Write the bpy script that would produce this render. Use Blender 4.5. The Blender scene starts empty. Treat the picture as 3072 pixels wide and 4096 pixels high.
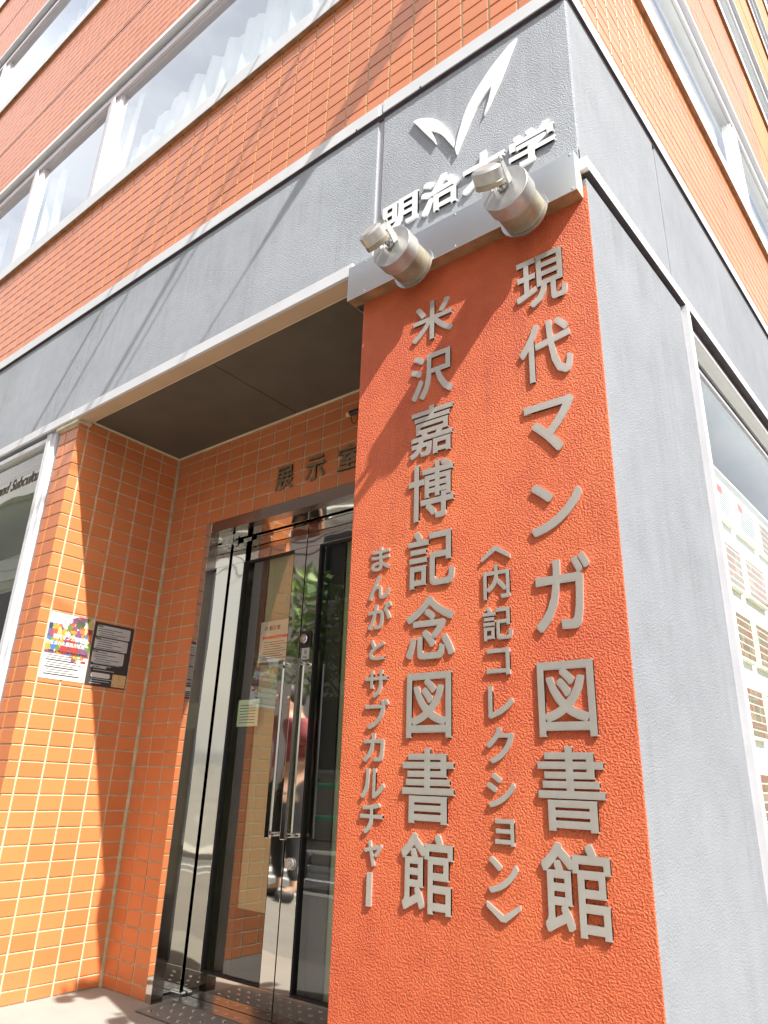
import bpy, math, random
from mathutils import Vector, Matrix
random.seed(7)
SC = bpy.context.scene
COL = SC.collection

# ------------------------------------------------------------------ units
# survey units (1 unit = 1.5 m) measured from the place -> metres
K = 1.5
def mx(X): return (X + 0.342) * K
def my(Y): return (Y - 1.0) * K
def mz(Z): return (Z + 0.572) * K

# ------------------------------------------------------------------ camera
cam_d = bpy.data.cameras.new('camera'); cam = bpy.data.objects.new('camera', cam_d); COL.objects.link(cam)
cam_d.sensor_fit = 'HORIZONTAL'; cam_d.sensor_width = 36.0; cam_d.lens = 36.0 * 2814.3 / 3072
cam_d.clip_start = 0.02; cam_d.clip_end = 500
_r = Vector((0.7896047, 0.6127934, 0.0317592)); _u = Vector((0.1983334, -0.3038539, 0.9318459)); _f = Vector((-0.5806792, 0.7294909, 0.3614618))
cam.matrix_world = Matrix(((_r.x, _u.x, -_f.x, mx(0)), (_r.y, _u.y, -_f.y, my(0)), (_r.z, _u.z, -_f.z, mz(0)), (0, 0, 0, 1)))
SC.camera = cam

# ------------------------------------------------------------------ light
SUN = Vector((-3.15, 1.0, -3.7)).normalized()          # the way the light travels
world = bpy.data.worlds.new('World'); SC.world = world; world.use_nodes = True
wn = world.node_tree; wn.nodes.clear()
_o = wn.nodes.new('ShaderNodeOutputWorld'); _b = wn.nodes.new('ShaderNodeBackground'); _s = wn.nodes.new('ShaderNodeTexSky')
_s.sky_type = 'NISHITA'; _s.sun_disc = False
_s.sun_elevation = math.asin(-SUN.z); _s.sun_rotation = math.atan2(-SUN.x, -SUN.y)
_s.air_density = 1.0; _s.dust_density = 6.0; _s.ozone_density = .6
_b.inputs['Strength'].default_value = 0.10
_tc = wn.nodes.new('ShaderNodeTexCoord'); _mp = wn.nodes.new('ShaderNodeMapping'); _mp.inputs['Scale'].default_value = (1, 1, 2.2)
_nz = wn.nodes.new('ShaderNodeTexNoise'); _nz.inputs['Scale'].default_value = 2.1; _nz.inputs['Detail'].default_value = 7; _nz.inputs['Roughness'].default_value = .58
_rp = wn.nodes.new('ShaderNodeValToRGB'); _rp.color_ramp.elements[0].position = .36; _rp.color_ramp.elements[0].color = (.22, .22, .22, 1); _rp.color_ramp.elements[1].position = .66; _rp.color_ramp.elements[1].color = (.9, .9, .9, 1)
_mx = wn.nodes.new('ShaderNodeMix'); _mx.data_type = 'RGBA'; _mx.inputs[7].default_value = (6.6, 6.8, 7.1, 1)
wn.links.new(_tc.outputs['Generated'], _mp.inputs[0]); wn.links.new(_mp.outputs[0], _nz.inputs['Vector']); wn.links.new(_nz.outputs[0], _rp.inputs[0])
wn.links.new(_rp.outputs[0], _mx.inputs[0]); wn.links.new(_s.outputs[0], _mx.inputs[6]); wn.links.new(_mx.outputs[2], _b.inputs[0]); wn.links.new(_b.outputs[0], _o.inputs[0])
sd = bpy.data.lights.new('sun', 'SUN'); sd.energy = 5.0; sd.angle = math.radians(0.53); sd.color = (1.0, 0.975, 0.93)
so = bpy.data.objects.new('sun', sd); COL.objects.link(so)
so.rotation_mode = 'QUATERNION'; so.rotation_quaternion = SUN.to_track_quat('-Z', 'Y')
SC.view_settings.view_transform = 'Standard'; SC.view_settings.look = 'None'
SC.view_settings.gamma = 1.0; SC.view_settings.use_curve_mapping = False
SC.view_settings.exposure = 1.2
SC.render.engine = 'CYCLES'
SC.cycles.max_bounces = 8; SC.cycles.transparent_max_bounces = 12
SC.cycles.use_denoising = True
SC.cycles.sample_clamp_indirect = 6

# ------------------------------------------------------------------ materials
def nmat(name):
    m = bpy.data.materials.new(name); m.use_nodes = True
    nt = m.node_tree; bs = nt.nodes['Principled BSDF']
    return m, nt, bs
def N(nt, t, **kw):
    n = nt.nodes.new(t)
    for k, v in kw.items():
        if k in n.inputs.keys() if hasattr(n.inputs, 'keys') else False: n.inputs[k].default_value = v
        else: setattr(n, k, v)
    return n
def noise(nt, scale, detail=4, rough=.55, vec=None, dist=0):
    n = nt.nodes.new('ShaderNodeTexNoise'); n.inputs['Scale'].default_value = scale
    n.inputs['Detail'].default_value = detail; n.inputs['Roughness'].default_value = rough; n.inputs['Distortion'].default_value = dist
    if vec: nt.links.new(vec, n.inputs['Vector'])
    return n
def ramp(nt, fac, stops, interp='LINEAR'):
    r = nt.nodes.new('ShaderNodeValToRGB'); r.color_ramp.interpolation = interp
    while len(r.color_ramp.elements) < len(stops): r.color_ramp.elements.new(0.5)
    for e, (p, c) in zip(r.color_ramp.elements, stops):
        e.position = p; e.color = (*c, 1) if len(c) == 3 else c
    nt.links.new(fac, r.inputs[0]); return r
def mathn(nt, op, a, b=None, c=None):
    n = nt.nodes.new('ShaderNodeMath'); n.operation = op
    for i, v in enumerate((a, b, c)):
        if v is None: continue
        if isinstance(v, (int, float)): n.inputs[i].default_value = v
        else: nt.links.new(v, n.inputs[i])
    return n.outputs[0]
def pos(nt):
    return nt.nodes.new('ShaderNodeNewGeometry').outputs['Position']
def bump(nt, bs, h, strength, dist):
    b = nt.nodes.new('ShaderNodeBump'); b.inputs['Strength'].default_value = strength; b.inputs['Distance'].default_value = dist
    nt.links.new(h, b.inputs['Height']); nt.links.new(b.outputs[0], bs.inputs['Normal']); return b
def plain(name, col, rough=.5, metal=0, var=.12, vs=6, bmp=0, bs_=80, coat=0, spec=.5):
    m, nt, bs = nmat(name)
    p = pos(nt); n = noise(nt, vs, 5, .6, p)
    lo = tuple(max(0, c * (1 - var)) for c in col); hi = tuple(min(1, c * (1 + var)) for c in col)
    r = ramp(nt, n.outputs[0], [(.3, lo), (.7, hi)])
    nt.links.new(r.outputs[0], bs.inputs['Base Color'])
    bs.inputs['Roughness'].default_value = rough; bs.inputs['Metallic'].default_value = metal
    bs.inputs['Specular IOR Level'].default_value = spec
    if bmp:
        n2 = noise(nt, bs_, 4, .6, p); bump(nt, bs, n2.outputs[0], 1, bmp)
    if coat: bs.inputs['Coat Weight'].default_value = coat
    return m
M = {}
def tile_mat(name, base):
    m, nt, bs = nmat(name)
    oi = nt.nodes.new('ShaderNodeObjectInfo'); at = nt.nodes.new('ShaderNodeAttribute'); at.attribute_name = 'tint'
    fr = mathn(nt, 'FRACT', mathn(nt, 'ADD', oi.outputs['Random'], at.outputs['Fac']))
    p = pos(nt)
    d = tuple(c * f for c, f in zip(base, (.93, .90, .87))); h = tuple(min(1, c * f) for c, f in zip(base, (1.03, 1.06, 1.08)))
    r = ramp(nt, fr, [(0, d), (.35, base), (.75, base), (1, h)])
    n = noise(nt, 260, 3, .6, p); n2 = noise(nt, 3.1, 5, .65, p)
    mxn = nt.nodes.new('ShaderNodeMix'); mxn.data_type = 'RGBA'; mxn.blend_type = 'MULTIPLY'; mxn.inputs[0].default_value = 1
    g = ramp(nt, mathn(nt, 'ADD', mathn(nt, 'MULTIPLY', n.outputs[0], .45), mathn(nt, 'MULTIPLY', n2.outputs[0], .55)), [(.3, (.86, .86, .86)), (.7, (1.06, 1.06, 1.06))])
    nt.links.new(r.outputs[0], mxn.inputs[6]); nt.links.new(g.outputs[0], mxn.inputs[7])
    nt.links.new(mxn.outputs[2], bs.inputs['Base Color'])
    bs.inputs['Roughness'].default_value = .42; bs.inputs['Specular IOR Level'].default_value = .5; bs.inputs['Coat Weight'].default_value = .45; bs.inputs['Coat Roughness'].default_value = .22
    bump(nt, bs, n.outputs[0], .6, .0006)
    return m
M['tile'] = tile_mat('orange_tile', (.57, .180, .060))
M['grout'] = plain('cream_grout', (.50, .43, .28), .9, var=.22, vs=18, bmp=.001, bs_=300)
def brick_mat():
    m, nt, bs = nmat('distant_tile')
    tc = nt.nodes.new('ShaderNodeTexCoord'); b = nt.nodes.new('ShaderNodeTexBrick')
    b.offset = 0; b.inputs['Color1'].default_value = (.60, .165, .048, 1); b.inputs['Color2'].default_value = (.52, .14, .04, 1); b.inputs['Mortar'].default_value = (.5, .4, .25, 1)
    b.inputs['Scale'].default_value = 1; b.inputs['Mortar Size'].default_value = .004; b.inputs['Brick Width'].default_value = .1103; b.inputs['Row Height'].default_value = .0656
    cx = nt.nodes.new('ShaderNodeSeparateXYZ'); cm = nt.nodes.new('ShaderNodeCombineXYZ'); nt.links.new(tc.outputs['Object'], cx.inputs[0])
    nt.links.new(mathn(nt, 'ADD', cx.outputs[0], cx.outputs[1]), cm.inputs[0]); nt.links.new(cx.outputs[2], cm.inputs[1])
    nt.links.new(cm.outputs[0], b.inputs['Vector']); nt.links.new(b.outputs[0], bs.inputs['Base Color']); bs.inputs['Roughness'].default_value = .6
    return m
M['far_tile'] = brick_mat()
def stucco(name, col, s1, d1, spots, rough=.62, hue=None, spec=.5):
    m, nt, bs = nmat(name); p = pos(nt)
    n0 = noise(nt, 1.3, 5, .6, p); n1 = noise(nt, 14, 4, .6, p)
    f = mathn(nt, 'ADD', mathn(nt, 'MULTIPLY', n0.outputs[0], .7), mathn(nt, 'MULTIPLY', n1.outputs[0], .3))
    lo = tuple(c * .88 for c in col); hi = tuple(min(1, c * 1.1) for c in col) if hue is None else hue
    r = ramp(nt, f, [(.35, lo), (.65, hi)])
    # rain streaks and rubbed marks
    mp = nt.nodes.new('ShaderNodeMapping'); mp.inputs['Scale'].default_value = (26, 26, .9); nt.links.new(p, mp.inputs['Vector'])
    st_ = noise(nt, 1, 4, .65, mp.outputs[0]); sc_ = noise(nt, 55, 2, .5, p); pt = noise(nt, 2.4, 3, .55, p)
    k1 = ramp(nt, mathn(nt, 'MULTIPLY', st_.outputs[0], pt.outputs[0]), [(.24, (1, 1, 1)), (.42, (.86, .86, .86))])
    k2 = ramp(nt, sc_.outputs[0], [(.72, (1, 1, 1)), (.80, (.80, .80, .80))])
    for k_ in (k1, k2):
        mu = nt.nodes.new('ShaderNodeMix'); mu.data_type = 'RGBA'; mu.blend_type = 'MULTIPLY'; mu.inputs[0].default_value = 1
        nt.links.new(r.outputs[0], mu.inputs[6]); nt.links.new(k_.outputs[0], mu.inputs[7])
        class _W: outputs = [mu.outputs[2]]
        r = _W
    nt.links.new(r.outputs[0], bs.inputs['Base Color'])
    bs.inputs['Roughness'].default_value = rough; bs.inputs['Specular IOR Level'].default_value = spec
    a = noise(nt, s1, 2.5, .55, p, .1 if not spots else .35); b = noise(nt, s1 * 2.3, 2, .5, p, .2)
    if not spots:
        class _A: outputs = [ramp(nt, a.outputs[0], [(.36, (0, 0, 0)), (.64, (1, 1, 1))]).outputs[0]]
        a = _A
    h = mathn(nt, 'ADD', a.outputs[0], mathn(nt, 'MULTIPLY', b.outputs[0], .35))
    if spots:      # flat trowelled skin with sparse dimples
        msk = noise(nt, 3.2, 2, .5, p)
        h = mathn(nt, 'MULTIPLY', ramp(nt, h, [(.48, (0, 0, 0)), (.86, (1, 1, 1))]).outputs[0], ramp(nt, msk.outputs[0], [(.25, (.45, .45, .45)), (.7, (1, 1, 1))]).outputs[0])
    bump(nt, bs, h, 1, d1)
    return m
M['red_stucco'] = stucco('orange_red_stucco', (.58, .098, .036), 205, .0027, False, .55, (.66, .150, .048), .35)
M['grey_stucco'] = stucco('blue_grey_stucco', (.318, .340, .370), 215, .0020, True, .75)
M['side_stucco'] = stucco('grey_stucco_darkened_for_sun', (.185, .197, .216), 215, .0014, True, .75)  # same paint as the band, darkened to offset the sun on this side
M['flash'] = plain('grey_aluminium_flashing', (.56, .57, .585), .5, 0, .06, 5)
M['sill'] = plain('pale_sill', (.60, .61, .62), .5, .1, .08, 4)
M['sideflash'] = plain('white_flashing', (.72, .73, .76), .45, .15, .05, 5)
M['dark_joint_and_shade'] = plain('dark_sealant_and_shade', (.060, .048, .056), .8, 0, .3, 20)  # sealant in the joints, also the painted shade under flashings
M['sealant'] = plain('grey_sealant', (.42, .42, .44), .6, 0, .1, 20)
M['beige_soffit'] = plain('beige_lintel_paint', (.50, .37, .24), .6, 0, .1, 4)
M['cream_trim'] = plain('cream_trim', (.75, .63, .40), .5, 0, .08, 8)
M['dark_soffit'] = plain('dark_grey_soffit_board', (.10, .088, .064), .7, 0, .22, 2.2, .0008, 180)
M['frame'] = plain('pinkish_white_window_frame', (.56, .52, .54), .4, .15, .05, 8)
M['frame_white'] = plain('white_window_frame', (.62, .62, .64), .35, .1, .05, 8)
M['frame_grey'] = plain('grey_gasket', (.30, .30, .33), .5, 0, .1, 8)
M['curtain'] = plain('white_curtain_cloth', (.88, .90, .90), .8, 0, .04, 3)
M['room'] = plain('dim_room_wall', (.55, .58, .60), .9, 0, .1, 1)
M['room_green'] = plain('olive_room_wall', (.32, .335, .24), .9, 0, .10, 1)
M['room_dark'] = plain('dark_room_wall', (.05, .055, .055), .9, 0, .2, 1)
M['white_wall'] = plain('white_display_wall', (.88, .88, .82), .8, 0, .03, 2)
M['black'] = plain('black_plastic', (.018, .018, .02), .45, 0, .2, 20)
M['rubber'] = plain('dark_gasket', (.02, .02, .02), .6)
M['paper'] = plain('white_paper', (.52, .52, .50), .6, 0, .03, 10)
M['ink'] = plain('black_ink', (.03, .028, .03), .6)
M['ink_brown'] = plain('dark_brown_vinyl_letter', (.06, .03, .02), .5)
M['red_ink'] = plain('red_ink', (.62, .08, .05), .6)
M['orange_cap'] = plain('orange_cap', (.75, .45, .18), .4)
M['yellow'] = plain('yellow_tactile_paint', (.78, .52, .04), .7, 0, .15, 9, .001, 120)
M['green'] = plain('green_painted_steel', (.03, .36, .17), .35, 0, .1, 9)
M['opp'] = plain('pale_grey_render', (.50, .485, .48), .85, 0, .08, .6, .002, 60)
M['opp_dark'] = plain('grey_cladding', (.26, .26, .28), .7, 0, .1, .6)
M['skin'] = plain('skin', (.55, .34, .24), .5); M['hair'] = plain('dark_hair', (.015, .012, .012), .5)
M['bark'] = plain('bark', (.12, .09, .06), .9, 0, .3, 12, .004, 40)
def leaf_mat():
    m, nt, bs = nmat('leaf'); oi = nt.nodes.new('ShaderNodeNewGeometry')
    r = ramp(nt, oi.outputs['Random Per Island'], [(0, (.035, .09, .015)), (.5, (.075, .16, .025)), (1, (.17, .26, .04))])
    nt.links.new(r.outputs[0], bs.inputs['Base Color']); bs.inputs['Roughness'].default_value = .55
    return m
M['leaf'] = leaf_mat()
def metal(name, col, rough, wavy=0, brush=None, dirt=0, aniso=0):
    m, nt, bs = nmat(name); p = pos(nt)
    bs.inputs['Metallic'].default_value = 1; bs.inputs['Base Color'].default_value = (*col, 1)
    bs.inputs['Roughness'].default_value = rough
    if dirt:
        n = noise(nt, 11, 5, .65, p); n2 = noise(nt, 60, 3, .6, p)
        f = mathn(nt, 'ADD', mathn(nt, 'MULTIPLY', n.outputs[0], .6), mathn(nt, 'MULTIPLY', n2.outputs[0], .4))
        r = ramp(nt, f, [(.45, col), (.75, tuple(c * (1 - dirt * k) for c, k in zip(col, (.8, 1, 1.4))))])
        nt.links.new(r.outputs[0], bs.inputs['Base Color'])
        rr = ramp(nt, f, [(.4, (rough,) * 3), (.75, (min(1, rough + .22),) * 3)]); nt.links.new(rr.outputs[0], bs.inputs['Roughness'])
    if wavy:
        n = noise(nt, 2.6, 1.5, .4, p); bump(nt, bs, n.outputs[0], 1, wavy)
    if brush:
        mp = nt.nodes.new('ShaderNodeMapping'); mp.inputs['Scale'].default_value = brush; nt.links.new(p, mp.inputs['Vector'])
        n = noise(nt, 1, 3, .6, mp.outputs[0]); bump(nt, bs, n.outputs[0], 1, .00035)
    return m
M['mirror'] = metal('polished_stainless', (.60, .585, .54), .03, wavy=.006)
M['mirror_dark'] = metal('tarnished_stainless', (.30, .25, .22), .16, wavy=.002)
M['letter'] = plain('satin_stainless_letter', (.63, .60, .545), .32, .72, .05, 30)
M['emblem'] = plain('bright_stainless_emblem', (.88, .87, .87), .5, .35, .03, 30)
M['bronze_letter'] = metal('bronze_letter', (.42, .36, .26), .4, dirt=.3)
M['panel_metal'] = metal('stainless_panel', (.70, .74, .73), .16, wavy=.0025)
M['panel_under'] = plain('mottled_brown_underside', (.30, .17, .085), .5, .3, .35, 16)  # mottled brown, for the metal box and the sill undersides
M['lamp'] = plain('satin_aluminium_lamp', (.40, .395, .38), .33, .6, .14, 30)
M['lamp_old'] = plain('weathered_aluminium', (.27, .24, .175), .42, .5, .28, 22)
M['steel'] = metal('steel', (.6, .6, .6), .25)
def glass(name, tint=(.93, .97, .95), ior=1.5, extra=0, rough=0, wavy=.0, gain=1.5):
    m = bpy.data.materials.new(name); m.use_nodes = True; nt = m.node_tree; nt.nodes.clear()
    o = nt.nodes.new('ShaderNodeOutputMaterial'); t = nt.nodes.new('ShaderNodeBsdfTransparent'); g = nt.nodes.new('ShaderNodeBsdfGlossy')
    g.inputs['Roughness'].default_value = rough; t.inputs[0].default_value = (*tint, 1); g.inputs[0].default_value = (.95, .97, 1, 1)
    fr = nt.nodes.new('ShaderNodeFresnel'); ge = nt.nodes.new('ShaderNodeNewGeometry')
    # same index seen from either face of the thin pane
    nt.links.new(mathn(nt, 'ADD', mathn(nt, 'MULTIPLY', ge.outputs['Backfacing'], 1 / ior - ior), ior), fr.inputs[0])
    mx_ = nt.nodes.new('ShaderNodeMixShader')
    f = mathn(nt, 'MINIMUM', mathn(nt, 'ADD', mathn(nt, 'MULTIPLY', fr.outputs[0], gain), extra), 1.0)
    nt.links.new(f, mx_.inputs[0]); nt.links.new(t.outputs[0], mx_.inputs[1]); nt.links.new(g.outputs[0], mx_.inputs[2]); nt.links.new(mx_.outputs[0], o.inputs[0])
    if wavy:
        b = nt.nodes.new('ShaderNodeBump'); b.inputs['Distance'].default_value = wavy; n = noise(nt, 1.8, 1, .4, pos(nt))
        nt.links.new(n.outputs[0], b.inputs['Height']); nt.links.new(b.outputs[0], g.inputs['Normal']); nt.links.new(b.outputs[0], fr.inputs['Normal'])
    return m
M['glass'] = glass('window_glass', (.92, .96, .95), wavy=.002, extra=.27, gain=1.4)
M['shop_glass'] = glass('shop_window_glass', (.86, .93, .88), wavy=.002, extra=.05, gain=1.0)
M['side_glass'] = glass('side_window_glass', (.93, .96, .95), wavy=.001, gain=1.0)
M['door_glass'] = glass('wired_door_glass', (.88, .92, .80), extra=.05, gain=1.3)
def pavement_mat():
    m, nt, bs = nmat('speckled_pale_paving'); p = pos(nt)
    a = noise(nt, 260, 3, .7, p); b = noise(nt, 2.2, 4, .6, p)
    f = mathn(nt, 'ADD', mathn(nt, 'MULTIPLY', a.outputs[0], .65), mathn(nt, 'MULTIPLY', b.outputs[0], .35))
    r = ramp(nt, f, [(.32, (.19, .178, .155)), (.5, (.285, .27, .238)), (.68, (.35, .335, .30))])
    nt.links.new(r.outputs[0], bs.inputs['Base Color']); bs.inputs['Roughness'].default_value = .85; bump(nt, bs, a.outputs[0], .6, .0015)
    return m
M['paving'] = pavement_mat()
def asphalt_mat(name, lo, hi):
    m, nt, bs = nmat(name); p = pos(nt)
    a = noise(nt, 160, 3, .7, p); b = noise(nt, 1.1, 4, .6, p)
    f = mathn(nt, 'ADD', mathn(nt, 'MULTIPLY', a.outputs[0], .6), mathn(nt, 'MULTIPLY', b.outputs[0], .4))
    r = ramp(nt, f, [(.35, lo), (.65, hi)])
    nt.links.new(r.outputs[0], bs.inputs['Base Color']); bs.inputs['Roughness'].default_value = .85; bump(nt, bs, a.outputs[0], .8, .003)
    return m
M['asphalt'] = asphalt_mat('road_asphalt', (.10, .10, .10), (.17, .165, .16))
M['asphalt_walk'] = asphalt_mat('pavement_asphalt', (.15, .14, .125), (.27, .25, .22))
M['concrete'] = plain('kerb_concrete', (.46, .44, .40), .85, 0, .15, 5, .001, 120)
M['mat_grey'] = asphalt_mat('grey_threshold_stone', (.17, .165, .15), (.26, .25, .23))
M['road_paint'] = plain('white_road_paint', (.78, .78, .76), .7, 0, .12, 14)
M['soil'] = plain('ground_beyond', (.22, .21, .19), .9, 0, .2, .3)

# ------------------------------------------------------------------ mesh builder
S_DIR = Vector((0.0546016, 0.9985082, 0)); N_DIR = Vector((0.9985082, -0.0546016, 0))
def front(u, n, z): return (u, -n, z)                       # u = x, n = out of the facade
def side(u, n, z):                                           # u = along the side street, n = out
    v = S_DIR * u + N_DIR * n; return (v.x, v.y, z)
XR = mx(-2.108)                                              # entrance left return wall
def ret(u, n, z): return (XR + n, u, z)                      # u = y, n = out (+x)
YB = my(1.403)
def back(u, n, z): return (u, YB - n, z)
def ident(x, y, z): return (x, y, z)
class MB:
    def __init__(s, mp=ident): s.v = []; s.f = []; s.mi = []; s.mp = mp; s.sm = []; s.tint = []
    def quad(s, pts, mi=0, tint=0., smooth=False, mp=None):
        b = len(s.v); mp = mp or s.mp
        s.v += [mp(*p) for p in pts]; s.f.append(tuple(range(b, b + len(pts)))); s.mi.append(mi); s.sm.append(smooth); s.tint.append(tint); return s
    def box(s, a, b, mi=0, skip='', mp=None):
        x0, y0, z0 = a; x1, y1, z1 = b
        if x0 > x1: x0, x1 = x1, x0
        if y0 > y1: y0, y1 = y1, y0
        if z0 > z1: z0, z1 = z1, z0
        F = {'a': [(x0, y0, z0), (x0, y1, z0), (x0, y1, z1), (x0, y0, z1)], 'b': [(x1, y0, z0), (x1, y0, z1), (x1, y1, z1), (x1, y1, z0)],
             'c': [(x0, y0, z0), (x0, y0, z1), (x1, y0, z1), (x1, y0, z0)], 'd': [(x0, y1, z0), (x1, y1, z0), (x1, y1, z1), (x0, y1, z1)],
             'e': [(x0, y0, z0), (x1, y0, z0), (x1, y1, z0), (x0, y1, z0)], 'f': [(x0, y0, z1), (x0, y1, z1), (x1, y1, z1), (x1, y0, z1)]}
        for k, q in F.items():
            if k not in skip: s.quad(q, mi, mp=mp)
        return s
    def tube(s, p0, p1, r0, r1=None, seg=16, caps=True, mi=0, capmi=None, bev=0):
        p0 = Vector(p0); p1 = Vector(p1); r1 = r0 if r1 is None else r1
        ax = (p1 - p0).normalized(); t = Vector((0, 0, 1)) if abs(ax.z) < .9 else Vector((1, 0, 0)); a = ax.cross(t).normalized(); b = ax.cross(a)
        prof = [(0, r0), (1, r1)]
        L = (p1 - p0).length
        if bev: prof = [(0, r0 - bev), (bev / L, r0), (1 - bev / L, r1), (1, r1 - bev)]
        rings = []
        for h, r in prof:
            rings.append([p0 + ax * (L * h) + (a * math.cos(2 * math.pi * i / seg) + b * math.sin(2 * math.pi * i / seg)) * r for i in range(seg)])
        for k in range(len(rings) - 1):
            for i in range(seg):
                j = (i + 1) % seg
                s._q([rings[k][i], rings[k][j], rings[k + 1][j], rings[k + 1][i]], mi, True)
        if caps:
            s._q(rings[0][::-1], mi if capmi is None else capmi, False); s._q(rings[-1], mi if capmi is None else capmi, False)
        return s
    def _q(s, pts, mi, smooth):
        b = len(s.v); s.v += [tuple(p) for p in pts]; s.f.append(tuple(range(b, b + len(pts)))); s.mi.append(mi); s.sm.append(smooth); s.tint.append(0.)
    def prism(s, poly, n0, n1, mi=0, mp=None):              # poly in (u,z), extruded along n
        k = len(poly)
        s.quad([(u, n1, z) for u, z in poly], mi, mp=mp); s.quad([(u, n0, z) for u, z in poly[::-1]], mi, mp=mp)
        for i in range(k):
            (u0, z0), (u1, z1) = poly[i], poly[(i + 1) % k]
            s.quad([(u0, n0, z0), (u1, n0, z1), (u1, n1, z1), (u0, n1, z0)], mi, mp=mp)
        return s
    def build(s, name, mats, parent=None, merge=False, bevel=0, tint=False):
        me = bpy.data.meshes.new(name); me.from_pydata(s.v, [], s.f)
        for m in (mats if isinstance(mats, (list, tuple)) else [mats]): me.materials.append(m)
        me.polygons.foreach_set('material_index', s.mi); me.polygons.foreach_set('use_smooth', s.sm)
        if tint:
            at = me.attributes.new('tint', 'FLOAT', 'FACE'); at.data.foreach_set('value', s.tint)
        me.update()
        import bmesh
        bm = bmesh.new(); bm.from_mesh(me)
        if merge or bevel: bmesh.ops.remove_doubles(bm, verts=bm.verts, dist=1e-5)
        bmesh.ops.recalc_face_normals(bm, faces=bm.faces)
        bm.to_mesh(me); bm.free()
        o = bpy.data.objects.new(name, me); COL.objects.link(o)
        if bevel:
            bv = o.modifiers.new('bevel', 'BEVEL'); bv.width = bevel; bv.segments = 2; bv.limit_method = 'ANGLE'
        if parent: o.parent = parent
        return o
def tag(o, label=None, cat=None, group=None, kind=None):
    if label: o['label'] = label
    if cat: o['category'] = cat
    if group: o['group'] = group
    if kind: o['kind'] = kind
    return o
def thing(name, label, cat, loc=(0, 0, 0), group=None):
    o = bpy.data.objects.new(name, None); COL.objects.link(o); o.location = loc; o.empty_display_size = .05
    return tag(o, label, cat, group)
def adopt(parent, o):
    # keep the world place of o (meshes are written in world coordinates)
    o.parent = parent; o.matrix_parent_inverse = parent.matrix_basis.inverted() if parent.parent is None else (parent.parent.matrix_basis @ parent.matrix_basis).inverted()
    return o
def part(name, mb, mats, parent, label=None, **kw):
    o = mb.build(name, mats, None, **kw); adopt(parent, o)
    if label: o['label'] = label
    return o
def bx(name, mat, parent, a, b, mp=ident, label=None, **kw):
    return part(name, MB(mp).box(a, b), mat, parent, label, **kw)

# ------------------------------------------------------------------ ground
def structure(name, mb, mat): return tag(mb.build(name, mat), kind='structure')
def sheet(x0, x1, y0, y1, z, mp=ident): return MB(mp).quad([(x0, y0, z), (x1, y0, z), (x1, y1, z), (x0, y1, z)])
structure('ground', sheet(-150, 150, -150, 150, -.16), M['soil'])
g = MB(); g.box((-40, -1.70, -.15), (4.2, 3.0, -.004)); g.box((1.05, 3.0, -.15), (4.2, 40, -.004))
structure('pavement', g, M['asphalt_walk'])
g = sheet(-12, 3.2, -.02, 1.2, 0); structure('entrance_paving', g, M['paving'])
g = sheet(-60, 60, -4.25, -1.84, -.11); g.quad([(4.3, -1.84, -.11), (9.5, -1.84, -.11), (9.5, 60, -.11), (4.3, 60, -.11)]); structure('road', g, M['asphalt'])
g = MB()
for i in range(42): g.box((-40 + i * 1.02, -1.84, -.15), (-40 + i * 1.02 + 1.0, -1.70, 0))
structure('kerb', g, M['concrete'])
g = MB(); g.box((-60, -5.9, -.15), (60, -4.4, .0)); structure('far_pavement', g, M['concrete'])
g = MB()
for i in range(60): g.box((-60 + i * 1.22, -4.4, -.15), (-60 + i * 1.22 + 1.2, -4.25, .012))
structure('far_kerb', g, M['concrete'])
structure('road_line', sheet(-60, 3.5, -3.16, -3.04, -.106), M['road_paint'])
g = MB()
for i in range(5): g.quad([(-10.2 + i * .9, -4.1, -.1055), (-9.75 + i * .9, -4.1, -.1055), (-9.75 + i * .9, -1.95, -.1055), (-10.2 + i * .9, -1.95, -.1055)])
structure('crosswalk', g, M['road_paint'])

# ------------------------------------------------------------------ building
B = thing('library_building', 'orange tiled corner building with grey fascia band and recessed entrance', 'building', (0, 0, 0))
Zt = {}
# level heights (m)
F2B, F2T = mz(1.1066), mz(1.138)
F1B, F1T = mz(1.587), mz(1.628)
levels = [  # tile band bottom, tile top, sill top, window top, head top
    (F1T, mz(2.176), mz(2.237), mz(2.862), mz(2.955)),
    (mz(2.957), mz(3.865), mz(3.93), mz(4.57), mz(4.70)),
    (mz(4.703), mz(5.62), mz(5.69), mz(6.31), mz(6.42)),
    (mz(6.423), mz(7.35), mz(7.42), mz(8.05), mz(8.16)),
]
NU = -.0105       # the upper walls stand this far behind the pillar's side face
LX = -12.0; SY = 14.0
# fascia band
jx = mx(-.848)
fb = MB(front); fb.box((LX, -.25, F2B + .02), (jx - .011, 0, F1B - .002)); 
o = part('fascia_band', fb, M['grey_stucco'], B, 'grey rough stucco band left of the joint', bevel=.004)
fb = MB(); z0, z1 = F2B + .02, F1B - .002
cr = side(0, NU, 0)
js = .72
pts = [(jx + .011, 0), (cr[0], 0), side(js - .009, NU, 0)[:2], side(js - .009, NU - .25, 0)[:2], (cr[0] - .25, .25), (jx + .011, .25)]
k = len(pts)
fb.v = [(x, y, z0) for x, y in pts] + [(x, y, z1) for x, y in pts]
fb.f = [tuple(range(k))[::-1], tuple(range(k, 2 * k))] + [(i, (i + 1) % k, k + (i + 1) % k, k + i) for i in range(k)]
fb.mi = [0] * len(fb.f); fb.sm = [False] * len(fb.f); fb.tint = [0.] * len(fb.f)
fb.mi[2 + 1] = 1  # side face gets the copy darkened against the sun
part('fascia_corner', fb, [M['grey_stucco'], M['side_stucco']], B, 'grey rough stucco band wrapping the corner', bevel=.006)
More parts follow.
